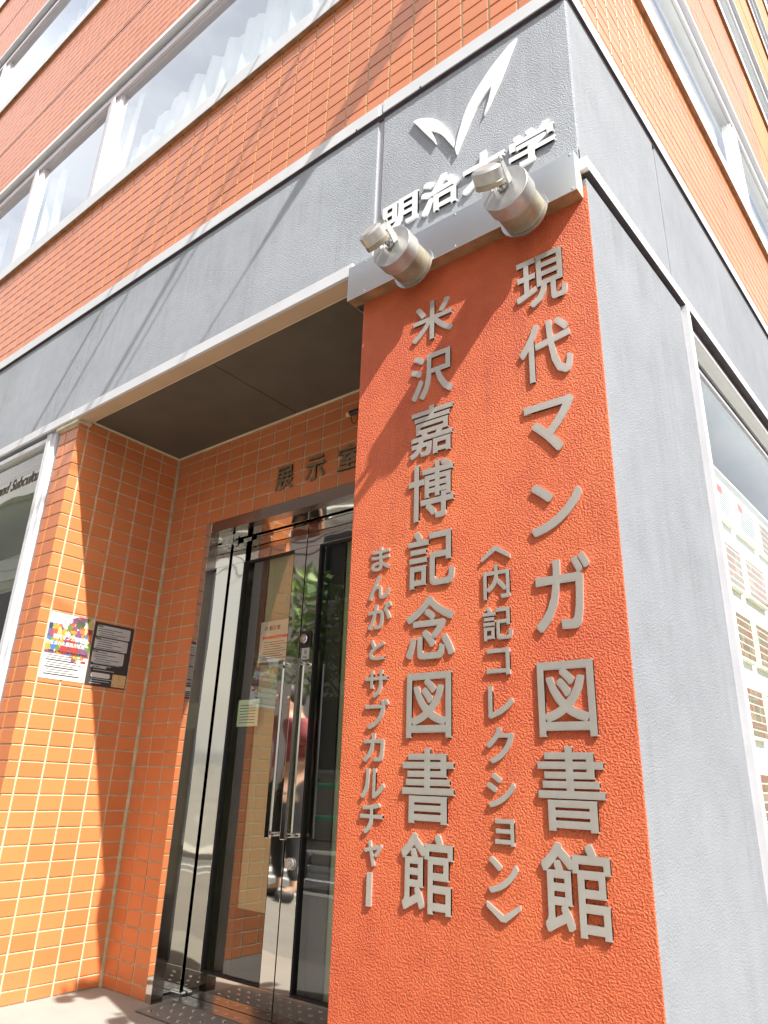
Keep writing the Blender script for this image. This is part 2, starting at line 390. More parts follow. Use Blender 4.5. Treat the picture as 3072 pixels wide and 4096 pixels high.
fb = MB(side); fb.box((js + .009, NU - .25, z0), (SY, NU, z1)); part('fascia_band', fb, M['side_stucco'], B, 'grey stucco band on the side street', bevel=.004)
bx('joint_seal', M['sealant'], B, (jx - .0115, -.2, z0), (jx + .0115, -.007, z1), front)
bx('joint_seal', M['sealant'], B, (js - .0095, NU - .2, z0), (js + .0095, NU - .006, z1), side)
# upper flashing
def flash(name, segs, mp, n0, n1, z0, z1, mat, gap=.006, **kw):
    for a, b in segs: part(name, MB(mp).box((a + gap / 2, n0, z0), (b - gap / 2, n1, z1)), mat, B, None, bevel=.0015, **kw)
fj = mx(-.838)
part('flashing', MB(front).box((-6.0, -.05, F1B), (fj - .018, .011, F1T)), M['flash'], B, bevel=.0015)
part('flashing', MB(front).box((-12, -.05, F1B), (-6.004, .011, F1T)), M['flash'], B, bevel=.0015)
part('flashing_clip', MB(front).box((fj - .017, -.05, F1B + .001), (fj - .006, .0095, F1T - .001)), M['flash'], B)
part('flashing', MB(front).box((fj - .001, -.05, F1B + .003), (cr[0] + .010, .011, F1T + .003)), M['flash'], B, bevel=.0015)
for a, b in ((.012, .70), (.706, 3.0), (3.006, 6.0), (6.006, SY)):
    part('flashing', MB(side).box((a, NU - .05, F1B), (b, NU + .011, F1T)), M['sideflash'], B, bevel=.0015)
for mp_, a, b, n in ((front, -12, cr[0], 0), (side, .0, SY, NU)):
    bx('dark_gap', M['dark_joint_and_shade'], B, (a, n - .2, F1B - .003), (b, n - .002, F1B + .004), mp_)
for X_, Z_ in ((mx(-.925), F1B + .004), (mx(-.722), F1B + .006)):
    part('weep_hole', MB().tube((X_, -.010, Z_), (X_, -.0125, Z_), .004, seg=10), M['dark_joint_and_shade'], B)
bx('underside_shade', M['dark_joint_and_shade'], B, (LX, .0, F1B - .0025), (cr[0] + .009, .0100, F1B - .0003), front)  # dark sheet paints in the shade below the flashing
bx('underside_shade', M['dark_joint_and_shade'], B, (.0, NU, F1B - .0025), (SY, NU + .0100, F1B - .0003), side)
bx('shade_strip', M['dark_joint_and_shade'], B, (LX, -.01, F1B - .014), (cr[0] - .001, .0012, F1B - .0027), front)  # dark strip on the band carries the painted shade further down
bx('shade_strip', M['dark_joint_and_shade'], B, (.0, NU - .01, F1B - .018), (SY, NU + .0012, F1B - .0027), side)
# lower flashing (front) and strip (side)
L2 = my(.981)
part('lower_flashing', MB(front).box((LX, -L2 - .012, F2B), (mx(-2.131), -L2, F2T)), M['flash'], B, bevel=.0015)
part('lower_flashing', MB(front).box((mx(-2.128), -L2 - .012, F2B - .003), (mx(-.90), -L2 + .001, F2T - .001)), M['flash'], B, bevel=.0015)
SB, ST = mz(1.085), mz(1.113)
for a, b in ((.002, .722), (.727, 4.2), (4.206, SY)):
    part('side_strip', MB(side).box((a, -.06, SB), (b, .0125, ST)), M['sideflash'], B, bevel=.0015)
bx('strip_back', M['dark_joint_and_shade'], B, (.0, -.2, SB - .022), (SY, NU - .001, ST + .05), side)
bx('underside_shade', M['dark_joint_and_shade'], B, (.004, -.02, SB - .003), (SY, .0118, SB - .0003), side)  # painted shade again, beneath the side strip
# pillar
PX0 = mx(-.876); PT = mz(1.03)
pz = [(PX0, 0), (0, 0), side(.0018, 0, 0)[:2], (-.02, .02), (-.2, YB), (PX0, YB)]
g = MB(); pts = [(PX0, 0), (0, 0), side(.004, 0, 0)[:2], (-.05, .10), (-.05, YB), (PX0, YB)]
k = len(pts); g.v = [(x, y, -.02) for x, y in pts] + [(x, y, PT + .03) for x, y in pts]
g.f = [tuple(range(k))[::-1], tuple(range(k, 2 * k))] + [(i, (i + 1) % k, k + (i + 1) % k, k + i) for i in range(k)]
g.mi = [0] * len(g.f); g.sm = [False] * len(g.f); g.tint = [0.] * len(g.f)
part('entrance_pillar', g, M['red_stucco'], B, 'broad orange red pillar of coarse rolled stucco', bevel=.004)
part('side_pier', MB(side).box((.0045, -.2, -.02), (mz(-.572) + .738, 0, SB - .02)), M['side_stucco'], B, 'smooth grey pier beside the corner', bevel=.003)
# core walls behind the upper tiles
for i, (a, b, s_, w, h) in enumerate(levels):
    for mp_, u0, u1, n in ((front, LX, -.02, -.004), (side, 0, SY, NU - .004)):
        bx('tile_backing', M['grout'], B, (u0, n - .18, a - .02), (u1, n, b + .03), mp_)
# sills, heads, windows
def window_row(mp_, u0, u1, n, lev, mull, mat_sill, mat_frame, tag_):
    a, b, s_, w, h = levels[lev]
    cuts = [u0] + [x for x in (mull if mull else [])] + [u1]
    sj = [u0 + (u1 - u0) * t for t in (0, .31, .62, 1)]
    for q in range(3):
        bx('sill', mat_sill, B, (sj[q] + .003, n - .12, b), (sj[q + 1] - .003, n + .022, s_), mp_, bevel=.002)
    bx('dark_gap', M['dark_joint_and_shade'], B, (u0, n - .1, b - .006), (u1, n - .001, b + .001), mp_)
    bx('sill_shade', M['panel_under'], B, (u0, n + .0005, b - .0025), (u1, n + .0212, b - .0004), mp_)  # brown sheet colours in the shade under the sill
    # head: frame member, dark groove, flashing
    bx('window_head', mat_frame, B, (u0, n - .10, w), (u1, n - .012, w + .045), mp_)
    bx('dark_gap', M['dark_joint_and_shade'], B, (u0, n - .10, w + .045), (u1, n - .03, h - .035), mp_)
    bx('head_flashing', M['sideflash'], B, (u0, n - .10, h - .035), (u1, n + .014, h), mp_, bevel=.0015)
    gz = w
    for q in range(len(cuts) - 1):
        c0 = cuts[q] + (.075 if q else 0); c1 = cuts[q + 1] - (.075 if q < len(cuts) - 2 else 0)
        wdw = part('window', MB(mp_).box((c0, n - .062, s_), (c0 + .018, n - .03, gz)).box((c1 - .018, n - .062, s_), (c1, n - .03, gz)).box((c0 + .018, n - .062, s_), (c1 - .018, n - .03, s_ + .012)).box((c0 + .018, n - .062, gz - .014), (c1 - .018, n - .03, gz)), mat_frame, B)
        gm = MB(mp_); gm.quad([(c0 + .016, n - .046, s_ + .010), (c1 - .016, n - .046, s_ + .010), (c1 - .016, n - .046, gz - .012), (c0 + .016, n - .046, gz - .012)])
        go = gm.build('pane', M['side_glass' if mp_ is side else 'glass']); go.parent = wdw; go.matrix_parent_inverse = Matrix.Identity(4)
        wdw.matrix_parent_inverse = Matrix.Identity(4)
    for x in (mull or []):
        m = MB(mp_); m.box((x - .075, n - .07, s_), (x - .030, n - .020, gz)); m.box((x - .030, n - .07, s_), (x + .012, n - .008, gz)); m.box((x + .012, n - .07, s_), (x + .075, n - .026, gz))
        part('mullion', m, mat_frame, B, bevel=.002)
    # room behind
    r = MB(mp_)
    r.quad([(u0, n - 1.6, b), (u1, n - 1.6, b), (u1, n - 1.6, h), (u0, n - 1.6, h)]); r.quad([(u0, n - 1.6, h - .02), (u1, n - 1.6, h - .02), (u1, n - .1, h - .02), (u0, n - .1, h - .02)]); r.quad([(u0, n - 1.6, b + .01), (u1, n - 1.6, b + .01), (u1, n - .1, b + .01), (u0, n - .1, b + .01)])
    part('room', r, M['room'], B)
mullF = {0: [mx(-3.80), mx(-3.135), mx(-2.445)], 1: [mx(-6.0), mx(-4.93), mx(-4.29)], 2: [mx(-6.6), mx(-5.2)], 3: [mx(-6.0)]}
for lev in range(4):
    window_row(front, LX, -.06, 0, lev, mullF[lev], M['sill'], M['frame'], 'front')
    window_row(side, .06, SY, NU, lev, [2.72, 5.4, 8.1], M['sideflash'], M['frame_white'], 'side')
    a, b, s_, w, h = levels[lev]
    bx('corner_post', M['frame_white'], B, (-.07, -.06, b), (-.0115, -.012, h), front)
# expansion joints on the upper tile bands
for z_, in ((mz(3.372),), (mz(5.15),)):
    bx('expansion_joint', M['dark_joint_and_shade'], B, (LX, -.02, z_ - .006), (cr[0] - .01, .0012, z_ + .006), front)
    bx('expansion_joint', M['dark_joint_and_shade'], B, (.02, NU - .02, z_ - .006), (SY, NU + .0012, z_ + .006), side)
top = levels[3][4]
g = MB(front).box((LX, -.2, top), (-.011, 0, top + 1.2)); part('parapet', g, M['far_tile'], B)
g = MB(side).box((0, NU - .2, top), (SY, NU, top + 1.2)); part('parapet', g, M['far_tile'], B)
g = MB(); g.quad([(LX, .1, top + 1.1), (-.2, .1, top + 1.1), (.5, SY, top + 1.1), (LX, SY, top + 1.1)]); part('roof', g, M['concrete'], B)
g = MB(); g.quad([(LX, .1, -.1), (LX, SY, -.1), (LX, SY, top + 1), (LX, .1, top + 1)]); g.quad([(LX, SY, -.1), (.76, SY, -.1), (.76, SY, top + 1), (LX, SY, top + 1)]); part('rear_wall', g, M['opp_dark'], B)

# curtains (front upper floor)
def curtain(u0, u1, zb, zt, n, mp_, amp=.035, pitch=.16, gather=.0, seed=1, sag=None):
    rnd = random.Random(seed); m = MB(mp_); nu = int((u1 - u0) / .018); nz = 10
    ph = [rnd.uniform(0, 6.28) for _ in range(4)]
    def P(i, j):
        t = i / nu; u = u0 + (u1 - u0) * t; v = j / nz
        w = math.sin(u / pitch * 6.28 + ph[0] + .9 * math.sin(u * 3.1 + ph[1])) + .5 * math.sin(u / pitch * 13.1 + ph[2])
        lean = (1 - v) * .10 * math.sin(u * 2.3 + ph[3])
        top_ = zt if sag is None else sag(u)
        return (u + lean, n + amp * w * (1.15 - .55 * v), zb + (top_ - zb) * v)
    for i in range(nu):
        for j in range(nz):
            m.quad([P(i, j), P(i + 1, j), P(i + 1, j + 1), P(i, j + 1)], smooth=True)
    return m
a, b, s_, w, h = levels[0]
def sag(u):      # slack upper hem
    X = u / K - .342
    return min(w - .03, mz(2.72 + (X + 1.836) * .26) + .03 * math.sin(u * 4.3))
for (u0, u1, n, sd_, sg) in ((mx(-2.36), mx(-.5), -.16, 3, sag), (mx(-2.42), mx(-2.30), -.12, 5, None), (mx(-3.10), mx(-2.98), -.13, 8, None), (mx(-2.92), mx(-2.62), -.24, 9, lambda u: s_ + .52 + .12 * math.sin(u * 9)), (mx(-3.75), mx(-3.6), -.15, 10, None)):
    part('curtain', curtain(u0, u1, s_ + .01, w - .02, n, front, seed=sd_, sag=sg), M['curtain'], B, 'white curtain hanging in loose folds', merge=True)
a, b, s_, w, h = levels[1]
part('curtain', curtain(mx(-4.20), mx(-3.0), s_ + .01, w - .02, -.16, front, seed=13, sag=lambda u: w - .35 - .2 * math.sin(u * 1.7)), M['curtain'], B, merge=True)
for lev in (0, 1):
    a, b, s_, w, h = levels[lev]
    part('roller_blind', MB(side).box((.12, -.13, s_ + .02), (2.60, -.12, w - .02)), M['curtain'], B)
    part('roller_blind', MB(side).box((2.82, -.13, s_ + .02), (5.3, -.12, w - .02)), M['curtain'], B)

# ------------------------------------------------------------------ tiles
PU, PZ = .1105, .0656
TW, TH = .1023, .0588
CAMP = Vector((mx(0), my(0), mz(0)))
def proj_area(c, du, dz):
    def pr(p):
        v = p - CAMP; d = v.dot(_f)
        if d < .05: return None
        return (v.dot(_r) / d, v.dot(_u) / d)
    q = [pr(c - du - dz), pr(c + du - dz), pr(c + du + dz), pr(c - du + dz)]
    if any(x is None for x in q): return 0
    hx, hy = 1536 / 2814.3, 2048 / 2814.3
    if all(abs(x[0]) > hx or abs(x[1]) > hy for x in q): return 0
    A = 0
    for i in range(4): A += q[i][0] * q[(i + 1) % 4][1] - q[(i + 1) % 4][0] * q[i][1]
    return abs(A) / 2 * (704 ** 2)
tiles = []     # (area, wall key, mp, u0,u1,z0,z1)
def add_tiles(wall, mp_, n, ucuts, zcuts, hide=None, gu=.0082, gz=.0068, end_flush=(0, 0)):
    for i in range(len(ucuts) - 1):
        for j in range(len(zcuts) - 1):
            u0, u1 = ucuts[i] + gu / 2, ucuts[i + 1] - gu / 2
            if i == 0 and end_flush[0]: u0 = ucuts[i]
            if i == len(ucuts) - 2 and end_flush[1]: u1 = ucuts[i + 1]
            z0, z1 = zcuts[j] + gz / 2, zcuts[j + 1] - gz / 2
            if u1 - u0 < .008 or z1 - z0 < .008: continue
            if hide and hide(u0, u1, z0, z1): continue
            c = Vector(mp_((u0 + u1) / 2, n, (z0 + z1) / 2)); du = (Vector(mp_(u1, n, 0)) - Vector(mp_(u0, n, 0))) / 2
            tiles.append([proj_area(c, du, Vector((0, 0, (z1 - z0) / 2))), wall, mp_, n, u0, u1, z0, z1])
def cuts(a, b, step, anchor):
    k0 = math.ceil((a - anchor) / step + 1e-6); out = [a]
    k = k0
    while anchor + k * step < b - 1e-6:
        v = anchor + k * step
        if v - out[-1] > 1e-4: out.append(v)
        k += 1
    out.append(b); return out
walls = {}
def wall_part(key, name, mb, label=None):
    walls[key] = part(name, mb, M['grout'], B, label); return walls[key]
# entrance walls: backing sheets set 4 mm behind the tile faces
ZS = mz(1.113)
zc = cuts(0, ZS - .003, PZ, mz(-.538))
wall_part('return', 'entrance_side_wall', MB(ret).box((0.0042, -.1, 0), (YB, -.004, ZS)), 'tiled return wall left of the door')
add_tiles('return', ret, 0, cuts(0, YB - .004, PU, my(1.403) - PU * 6), zc, end_flush=(1, 0))
wall_part('pier', 'entrance_pier', MB(front).box((mx(-2.225), -.09, 0), (XR - .1003, -.004, F2B)), 'narrow tiled pier by the shop window')
add_tiles('pier', front, 0, [mx(-2.225), mx(-2.108) - PU, mx(-2.108)], cuts(0, F2B - .006, PZ, mz(-.538)), end_flush=(1, 1))
DX0, DX1, DT = mx(-1.887), mx(-1.12), mz(.812)
g = MB(back); g.box((XR, -.12, 0), (DX0, -.004, ZS)); g.box((DX0, -.12, DT), (PX0, -.004, ZS)); g.box((DX1, -.12, 0), (PX0, -.004, DT))
wall_part('back', 'entrance_back_wall', g, 'tiled wall round the glass door')
ucb = cuts(XR + .006, PX0, PU, mx(-1.887)); ucb2 = ucb
add_tiles('back', back, 0, [u for u in ucb if u <= DX0 + .001] , cuts(0, DT, PZ, mz(-.538)))
add_tiles('back', back, 0, ucb, [z for z in [DT] + [z for z in cuts(0, ZS - .003, PZ, mz(-.538)) if z > DT + .01]])
add_tiles('back', back, 0, [DX1] + [u for u in ucb if u > DX1 + .01], cuts(0, DT, PZ, mz(-.538)))
bx('corner_grout', M['grout'], B, (XR - .003, YB - .010, 0), (XR + .0055, YB + .003, ZS - .003))
# upper tile bands
wall_part('upperA', 'upper_tile_wall', MB(front).box((LX, -.17, F1T - .01), (cr[0] - .006, -.005, levels[0][1] + .01)), 'tile band just above the grey fascia')
wall_part('upperB', 'upper_tile_wall', MB(front).box((LX, -.17, levels[1][0] - .001), (cr[0] - .006, -.005, levels[1][1] + .01)), 'tile band between the two window rows')
wall_part('upperC', 'upper_tile_wall', MB(front).box((LX, -.17, levels[2][0] - .001), (cr[0] - .006, -.005, levels[2][1] + .01)), 'highest visible tile band')
aX = mx(-.4595)
add_tiles('upperA', front, 0, cuts(mx(-3.35), cr[0] - .002, PU, aX), cuts(F1T, levels[0][1], PZ, F1T), end_flush=(0, 1))
add_tiles('upperB', front, 0, cuts(mx(-4.6), mx(-1.5), PU, aX), cuts(levels[1][0], levels[1][1], PZ, levels[1][0]))
add_tiles('upperC', front, 0, cuts(mx(-6.2), mx(-3.2), PU, aX), cuts(levels[2][0], levels[2][1], PZ, levels[2][0]))
for key, u0, u1, lv in (('A', LX, mx(-3.35), 0), ('B', LX, mx(-4.6), 1), ('B', mx(-1.5), cr[0] - .002, 1), ('C', LX, mx(-6.2), 2), ('C', mx(-3.2), cr[0] - .002, 2)):
    bx('far_tiling', M['far_tile'], B, (u0, -.004, levels[lv][0]), (u1 - .001, -.0005, levels[lv][1]), front)
bx('far_tiling', M['far_tile'], B, (LX, -.004, levels[3][0]), (cr[0], -.0005, levels[3][1]), front)
for lv, nm in ((0, 'sideA'), (1, 'sideB'), (2, 'sideC')):
    wall_part(nm, 'side_tile_wall', MB(side).box((0.001, NU - .17, levels[lv][0] - .001), (SY, NU - .005, levels[lv][1] + .01)), ('lowest', 'middle', 'upper')[lv] + ' tile band on the side street')
    add_tiles(nm, side, NU, cuts(0.0, 3.6, PU, .04), cuts(levels[lv][0], levels[lv][1], PZ, levels[lv][0]), end_flush=(1, 0))
    bx('far_tiling', M['far_tile'], B, (3.604, NU - .004, levels[lv][0]), (SY, NU - .0005, levels[lv][1]), side)
bx('far_tiling', M['far_tile'], B, (0, NU - .004, levels[3][0]), (SY, NU - .0005, levels[3][1]), side)
tiles.sort(key=lambda t: -t[0])
DEPTH = .0042
def tile_quads(m, mp_, n, u0, u1, z0, z1, tint, d=None):
    c = .0014; f = n + (d or 0); bk = n - DEPTH - .0005
    O = [(u0, z0), (u1, z0), (u1, z1), (u0, z1)]; I = [(u0 + c, z0 + c), (u1 - c, z0 + c), (u1 - c, z1 - c), (u0 + c, z1 - c)]
    m.quad([(u, f, z) for u, z in I], tint=tint, mp=mp_)
    for i in range(4):
        j = (i + 1) % 4
        m.quad([(O[i][0], f - .0009, O[i][1]), (O[j][0], f - .0009, O[j][1]), (I[j][0], f, I[j][1]), (I[i][0], f, I[i][1])], tint=tint, mp=mp_)
        m.quad([(O[i][0], bk, O[i][1]), (O[j][0], bk, O[j][1]), (O[j][0], f - .0009, O[j][1]), (O[i][0], f - .0009, O[i][1])], tint=tint, mp=mp_)
cache = {}
BASIS = {front: Matrix(((1, 0, 0), (0, -1, 0), (0, 0, 1))), back: Matrix(((1, 0, 0), (0, -1, 0), (0, 0, 1))), ret: Matrix(((0, 1, 0), (1, 0, 0), (0, 0, 1))),
         side: Matrix(((S_DIR.x, N_DIR.x, 0), (S_DIR.y, N_DIR.y, 0), (0, 0, 1)))}
rest = {}
for idx, (A_, wk, mp_, n, u0, u1, z0, z1) in enumerate(tiles):
    if idx < 300 and A_ > 0:
        hw, hh = (u1 - u0) / 2, (z1 - z0) / 2; key = (mp_.__name__, round(hw, 4), round(hh, 4))
        if key not in cache:
            bs_ = BASIS[mp_]
            def loc_map(u, nn, z, bs_=bs_): return tuple(bs_ @ Vector((u, nn, z)))
            m = MB(loc_map); tile_quads(m, loc_map, 0, -hw, hw, -hh, hh, 0)
            o = m.build('tile', M['tile']); cache[key] = o.data; COL.objects.unlink(o); bpy.data.objects.remove(o)
        o = bpy.data.objects.new('tile', cache[key]); COL.objects.link(o)
        dd = random.gauss(0, .0003)
        o.location = mp_((u0 + u1) / 2, n + dd, (z0 + z1) / 2)
        ax = Vector(mp_(0, 1, 0)) - Vector(mp_(0, 0, 0))
        o.rotation_euler = (random.gauss(0, .0035), random.gauss(0, .0035), random.gauss(0, .0035))
        o.parent = walls[wk]
    else:
        m = rest.setdefault(wk, MB()); tile_quads(m, mp_, n, u0, u1, z0, z1, random.random(), random.gauss(0, .0003))
for wk, m in rest.items():
    o = m.build('tile_field', M['tile'], tint=True); o.parent = walls[wk]; tag(o, kind='stuff')

# ------------------------------------------------------------------ entrance ceiling
SX0, SX1 = XR, PX0
ly0, ly1 = my(1.036), my(1.403)
bx('lintel_underside', M['beige_soffit'], B, (SX0 + .0, L2 + .0125, F2B + .001), (mx(-.90), ly0, F2B + .02), label='beige painted underside of the lintel')
sj = mx(-1.485)
for a_, b_ in ((SX0 + .010, sj - .0025), (sj + .0025, SX1)):
    bx('soffit_board', M['dark_soffit'], B, (a_, ly0 + .010, ZS + .004), (b_, ly1 - .008, ZS + .03))
bx('soffit_gap', M['dark_joint_and_shade'], B, (sj - .004, ly0, ZS + .010), (sj + .004, ly1, ZS + .03))
bx('ceiling_trim', M['cream_trim'], B, (SX0 + .001, ly0 + .0005, ZS - .002), (SX1, ly0 + .011, ZS + .03))
bx('ceiling_trim', M['cream_trim'], B, (SX0 + .012, ly1 - .011, ZS - .002), (SX1, ly1 - .001, ZS + .03))
bx('ceiling_trim', M['cream_trim'], B, (SX0 + .001, ly0 + .012, ZS - .002), (SX0 + .011, ly1 - .001, ZS + .03))
# return wall capping lump
part('mortar_patch', MB(front).prism([(mx(-2.26), F2B - .012), (mx(-2.2), F2B - .028), (mx(-2.13), F2B - .03), (mx(-2.10), F2B - .012), (mx(-2.10), F2B + .01), (mx(-2.26), F2B + .01)], -.06, .003), M['grout'], B, bevel=.002)

# ------------------------------------------------------------------ entrance door (polished stainless)
YD = my(1.522)
E = part('door_frame', MB().box((DX0, YB - .003, 0), (mx(-1.860), YB + .05, DT)).box((DX1 - .045, YB - .003, 0), (DX1, YB + .05, DT)).box((mx(-1.860), YB - .003, mz(.775)), (DX1 - .045, YB + .05, DT)), M['mirror_dark'], B, 'mirror polished door frame')
E.matrix_parent_inverse = Matrix.Identity(4)
def sub(name, mb, mat, parent, label=None, **kw):
    o = mb.build(name, mat, None, **kw); o.parent = parent
    if label: o['label'] = label
    return o
JX = mx(-1.875)
sub('jamb_lining', MB().box((DX0 - .005, YB + .05, 0), (JX, YD + .03, mz(.80))), M['mirror'], E)
sub('jamb_face', MB().box((DX0 + .0005, YB - .0055, .0), (mx(-1.861), YB - .0035, mz(.81))), M['mirror'], E)
sub('head_lining', MB().box((JX, YB + .051, mz(.777)), (DX1, YD + .03, mz(.80))), M['mirror'], E)
sub('transom', MB().box((JX, YD - .004, mz(.770)), (DX1, YD + .04, mz(.776))), M['mirror'], E)
sub('head_lining', MB().box((JX, YB + .05, mz(.80)), (DX1, YD + .03, mz(.83))), M['mirror_dark'], E)
def leaf(name, x0, x1, gx0, gx1, label):
    z0, z1 = mz(-.566), mz(.766); gz0, gz1 = mz(-.503), mz(.694)
    L = part(name, MB().box((x0, YD - .018, gz0), (gx0, YD + .018, gz1)).box((gx1, YD - .018, gz0), (x1, YD + .018, gz1)).box((x0, YD - .018, gz1 + .0005), (x1, YD + .018, z1)).box((x0, YD - .018, z0), (x1, YD + .018, gz0 - .0005)), M['mirror'], B, label, bevel=.0012)
    L.matrix_parent_inverse = Matrix.Identity(4)
    g = MB(); g.quad([(gx0 - .004, YD, gz0 - .004), (gx1 + .004, YD, gz0 - .004), (gx1 + .004, YD, gz1 + .004), (gx0 - .004, YD, gz1 + .004)])
    sub('pane', g, M['door_glass'], L)
    bd = MB()
    for a_, b_, c_, d_ in ((gx0, gx0 + .006, gz0, gz1), (gx1 - .006, gx1, gz0, gz1), (gx0 + .006, gx1 - .006, gz0, gz0 + .006), (gx0 + .006, gx1 - .006, gz1 - .006, gz1)):
        bd.box((a_, YD - .014, c_), (b_, YD + .014, d_))
    sub('glazing_bead', bd, M['rubber'], L)
    return L
sl = mx(-1.509)
LL = leaf('door_leaf', mx(-1.868), sl - .003, mx(-1.804), mx(-1.563), 'left door leaf with notice')
LR = leaf('door_leaf', sl + .003, mx(-1.135), mx(-1.452), mx(-1.20), 'right door leaf with pull handle')
# pivot blocks
for z_ in (.758, .79):
    m = MB(); m.box((mx(-1.905), YD - .055, mz(z_)), (mx(-1.845), YD - .019, mz(z_ + .021)))
    part('pivot_hinge', m, M['steel'], B, bevel=.004)
part('floor_pivot', MB().box((mx(-1.90), YD - .05, 0), (mx(-1.85), YD - .019, .022)), M['steel'], B, bevel=.005)
# locks, handle, sticker on the right leaf
def disc(m, x, y, z, r, d, seg=20, mi=0): m.tube((x, y, z), (x, y - d, z), r, seg=seg, mi=mi, bev=min(r, d) * .25)
sub('lock_plate', MB().box((mx(-1.505), YD - .024, mz(.374)), (mx(-1.460), YD - .0185, mz(.424))), M['rubber'], LR, bevel=.006)
m = MB(); disc(m, mx(-1.483), YD - .024, mz(.399), .022, .014); disc(m, mx(-1.483), YD - .038, mz(.399), .010, .004); sub('lock_cylinder', m, M['steel'], LR)
m = MB(); disc(m, mx(-1.481), YD - .018, mz(-.205), .024, .010); disc(m, mx(-1.481), YD - .028, mz(-.205), .011, .004); sub('lock_cylinder', m, M['steel'], LR)
for xx, LF in ((mx(-1.475), LR), (mx(-1.535), LL)):
    m = MB(); m.box((xx - .014, YD - .088, mz(-.145)), (xx + .014, YD - .072, mz(.335))); m.tube((xx, YD - .072, mz(-.135)), (xx, YD - .018, mz(-.135)), .009, seg=10); m.tube((xx, YD - .072, mz(.325)), (xx, YD - .018, mz(.325)), .009, seg=10)
    sub('handle', m, M['mirror'], LF, bevel=.003)
sub('push_pull_sticker', MB().box((mx(-1.497), YD - .0195, mz(.339)), (mx(-1.466), YD - .0188, mz(.373))), M['paper'], LR)
# vestibule behind the glass
vx0, vx1, vy0, vy1, vh = mx(-1.95), mx(-1.0), YD + .04, YD + 1.9, mz(.83)
g = MB(); g.quad([(vx0, vy1, 0), (vx1, vy1, 0), (vx1, vy1, vh), (vx0, vy1, vh)]); g.quad([(vx0, vy0, 0), (vx0, vy1, 0), (vx0, vy1, vh), (vx0, vy0, vh)]); g.quad([(vx1, vy0, 0), (vx1, vy1, 0), (vx1, vy1, vh), (vx1, vy0, vh)]); g.quad([(vx0, vy0, vh), (vx1, vy0, vh), (vx1, vy1, vh), (vx0, vy1, vh)])
part('vestibule', g, M['room_green'], B)
part('vestibule_floor', sheet(vx0, vx1, YD + .02, vy1, .004), M['mat_grey'], B)
bx('roller_screen', M['room_green'], B, (mx(-1.712), YD + .034, .35), (mx(-1.545), YD + .037, vh - .05))
bx('dark_blind', M['black'], B, (mx(-1.782), YD + .026, .1), (mx(-1.713), YD + .029, vh - .05))
bx('dark_blind', M['black'], B, (mx(-1.430), YD + .026, .1), (mx(-1.370), YD + .029, vh - .05))
bx('roller_screen', M['room_green'], B, (mx(-1.368), YD + .034, .1), (mx(-1.15), YD + .037, vh - .05))
# threshold stone with steel studs
thr = tag(sheet(mx(-1.84), PX0, my(1.335), YD + .02, .0045).build('threshold_slab', M['mat_grey']), kind='structure')
st = MB()
for i in range(20):
    for j in range(6):
        x = mx(-1.802) + i * .0605 + (j % 2) * .0; y = my(1.357) + j * .058
        if x > PX0 - .03 or y > YD - .03: continue
        n = 8; r0, r1, hh = .0095, .006, .0045
        ra = [(x + r0 * math.cos(6.283 * q / n), y + r0 * math.sin(6.283 * q / n), .0046) for q in range(n)]; rb = [(x + r1 * math.cos(6.283 * q / n), y + r1 * math.sin(6.283 * q / n), .0046 + hh) for q in range(n)]
        for q in range(n): st._q([ra[q], ra[(q + 1) % n], rb[(q + 1) % n], rb[q]], 0, True)
        st._q(rb, 0, False)
o = st.build('steel_stud_field', M['steel']); tag(o, kind='stuff'); o.parent = thr
gr = MB()
for i in range(9): gr.box((mx(-1.84), YD - .028 - i * .009, .005), (mx(-1.15), YD - .024 - i * .009, .009))
o = gr.build('floor_grating', M['steel']); o.parent = thr

# ------------------------------------------------------------------ left shop window
fz = F2B - .008
W1 = part('shop_window', MB(front).box((mx(-2.300), -.06, 0), (mx(-2.275), .014, fz)).box((mx(-2.274), -.06, 0), (mx(-2.252), .004, fz)).box((mx(-4.2), -.05, fz - .03), (mx(-2.301), -.004, fz)).box((mx(-4.2), -.05, 0), (mx(-2.301), .01, .25)), M['frame_white'], B, 'front shop window with white frame', bevel=.0015)
W1.matrix_parent_inverse = Matrix.Identity(4)
g = MB(front); g.quad([(mx(-4.2), -.03, .25), (mx(-2.301), -.03, .25), (mx(-2.301), -.03, fz - .03), (mx(-4.2), -.03, fz - .03)]); sub('pane', g, M['shop_glass'], W1)
sub('gasket', MB(front).box((mx(-2.251), -.06, 0), (mx(-2.226), -.012, fz)), M['frame_grey'], W1)
sub('transom_bar', MB(front).box((mx(-4.2), -.06, mz(1.018)), (mx(-2.301), -.032, mz(1.024))), M['rubber'], W1)
g = MB(front); q0, q1 = mx(-4.3), mx(-2.23)
g.quad([(q0, -1.4, 0), (q1, -1.4, 0), (q1, -1.4, 2.7), (q0, -1.4, 2.7)]); g.quad([(q0, -.1, 2.47), (q1, -.1, 2.47), (q1, -1.4, 2.47), (q0, -1.4, 2.47)]); g.quad([(q1, -.1, 0), (q1, -1.4, 0), (q1, -1.4, 2.7), (q1, -.1, 2.7)]); g.quad([(q0, -.1, .02), (q1, -.1, .02), (q1, -1.4, .02), (q0, -1.4, .02)])
part('showroom', g, M['room_green'], B)
bx('showroom_beam', M['opp'], B, (q0, -.5, 1.95), (q1, -.35, 2.1), front)
g = MB(front)
g.box((LX, -.2, 0), (mx(-4.21), -.001, fz)); part('plain_wall', g, M['side_stucco'], B)

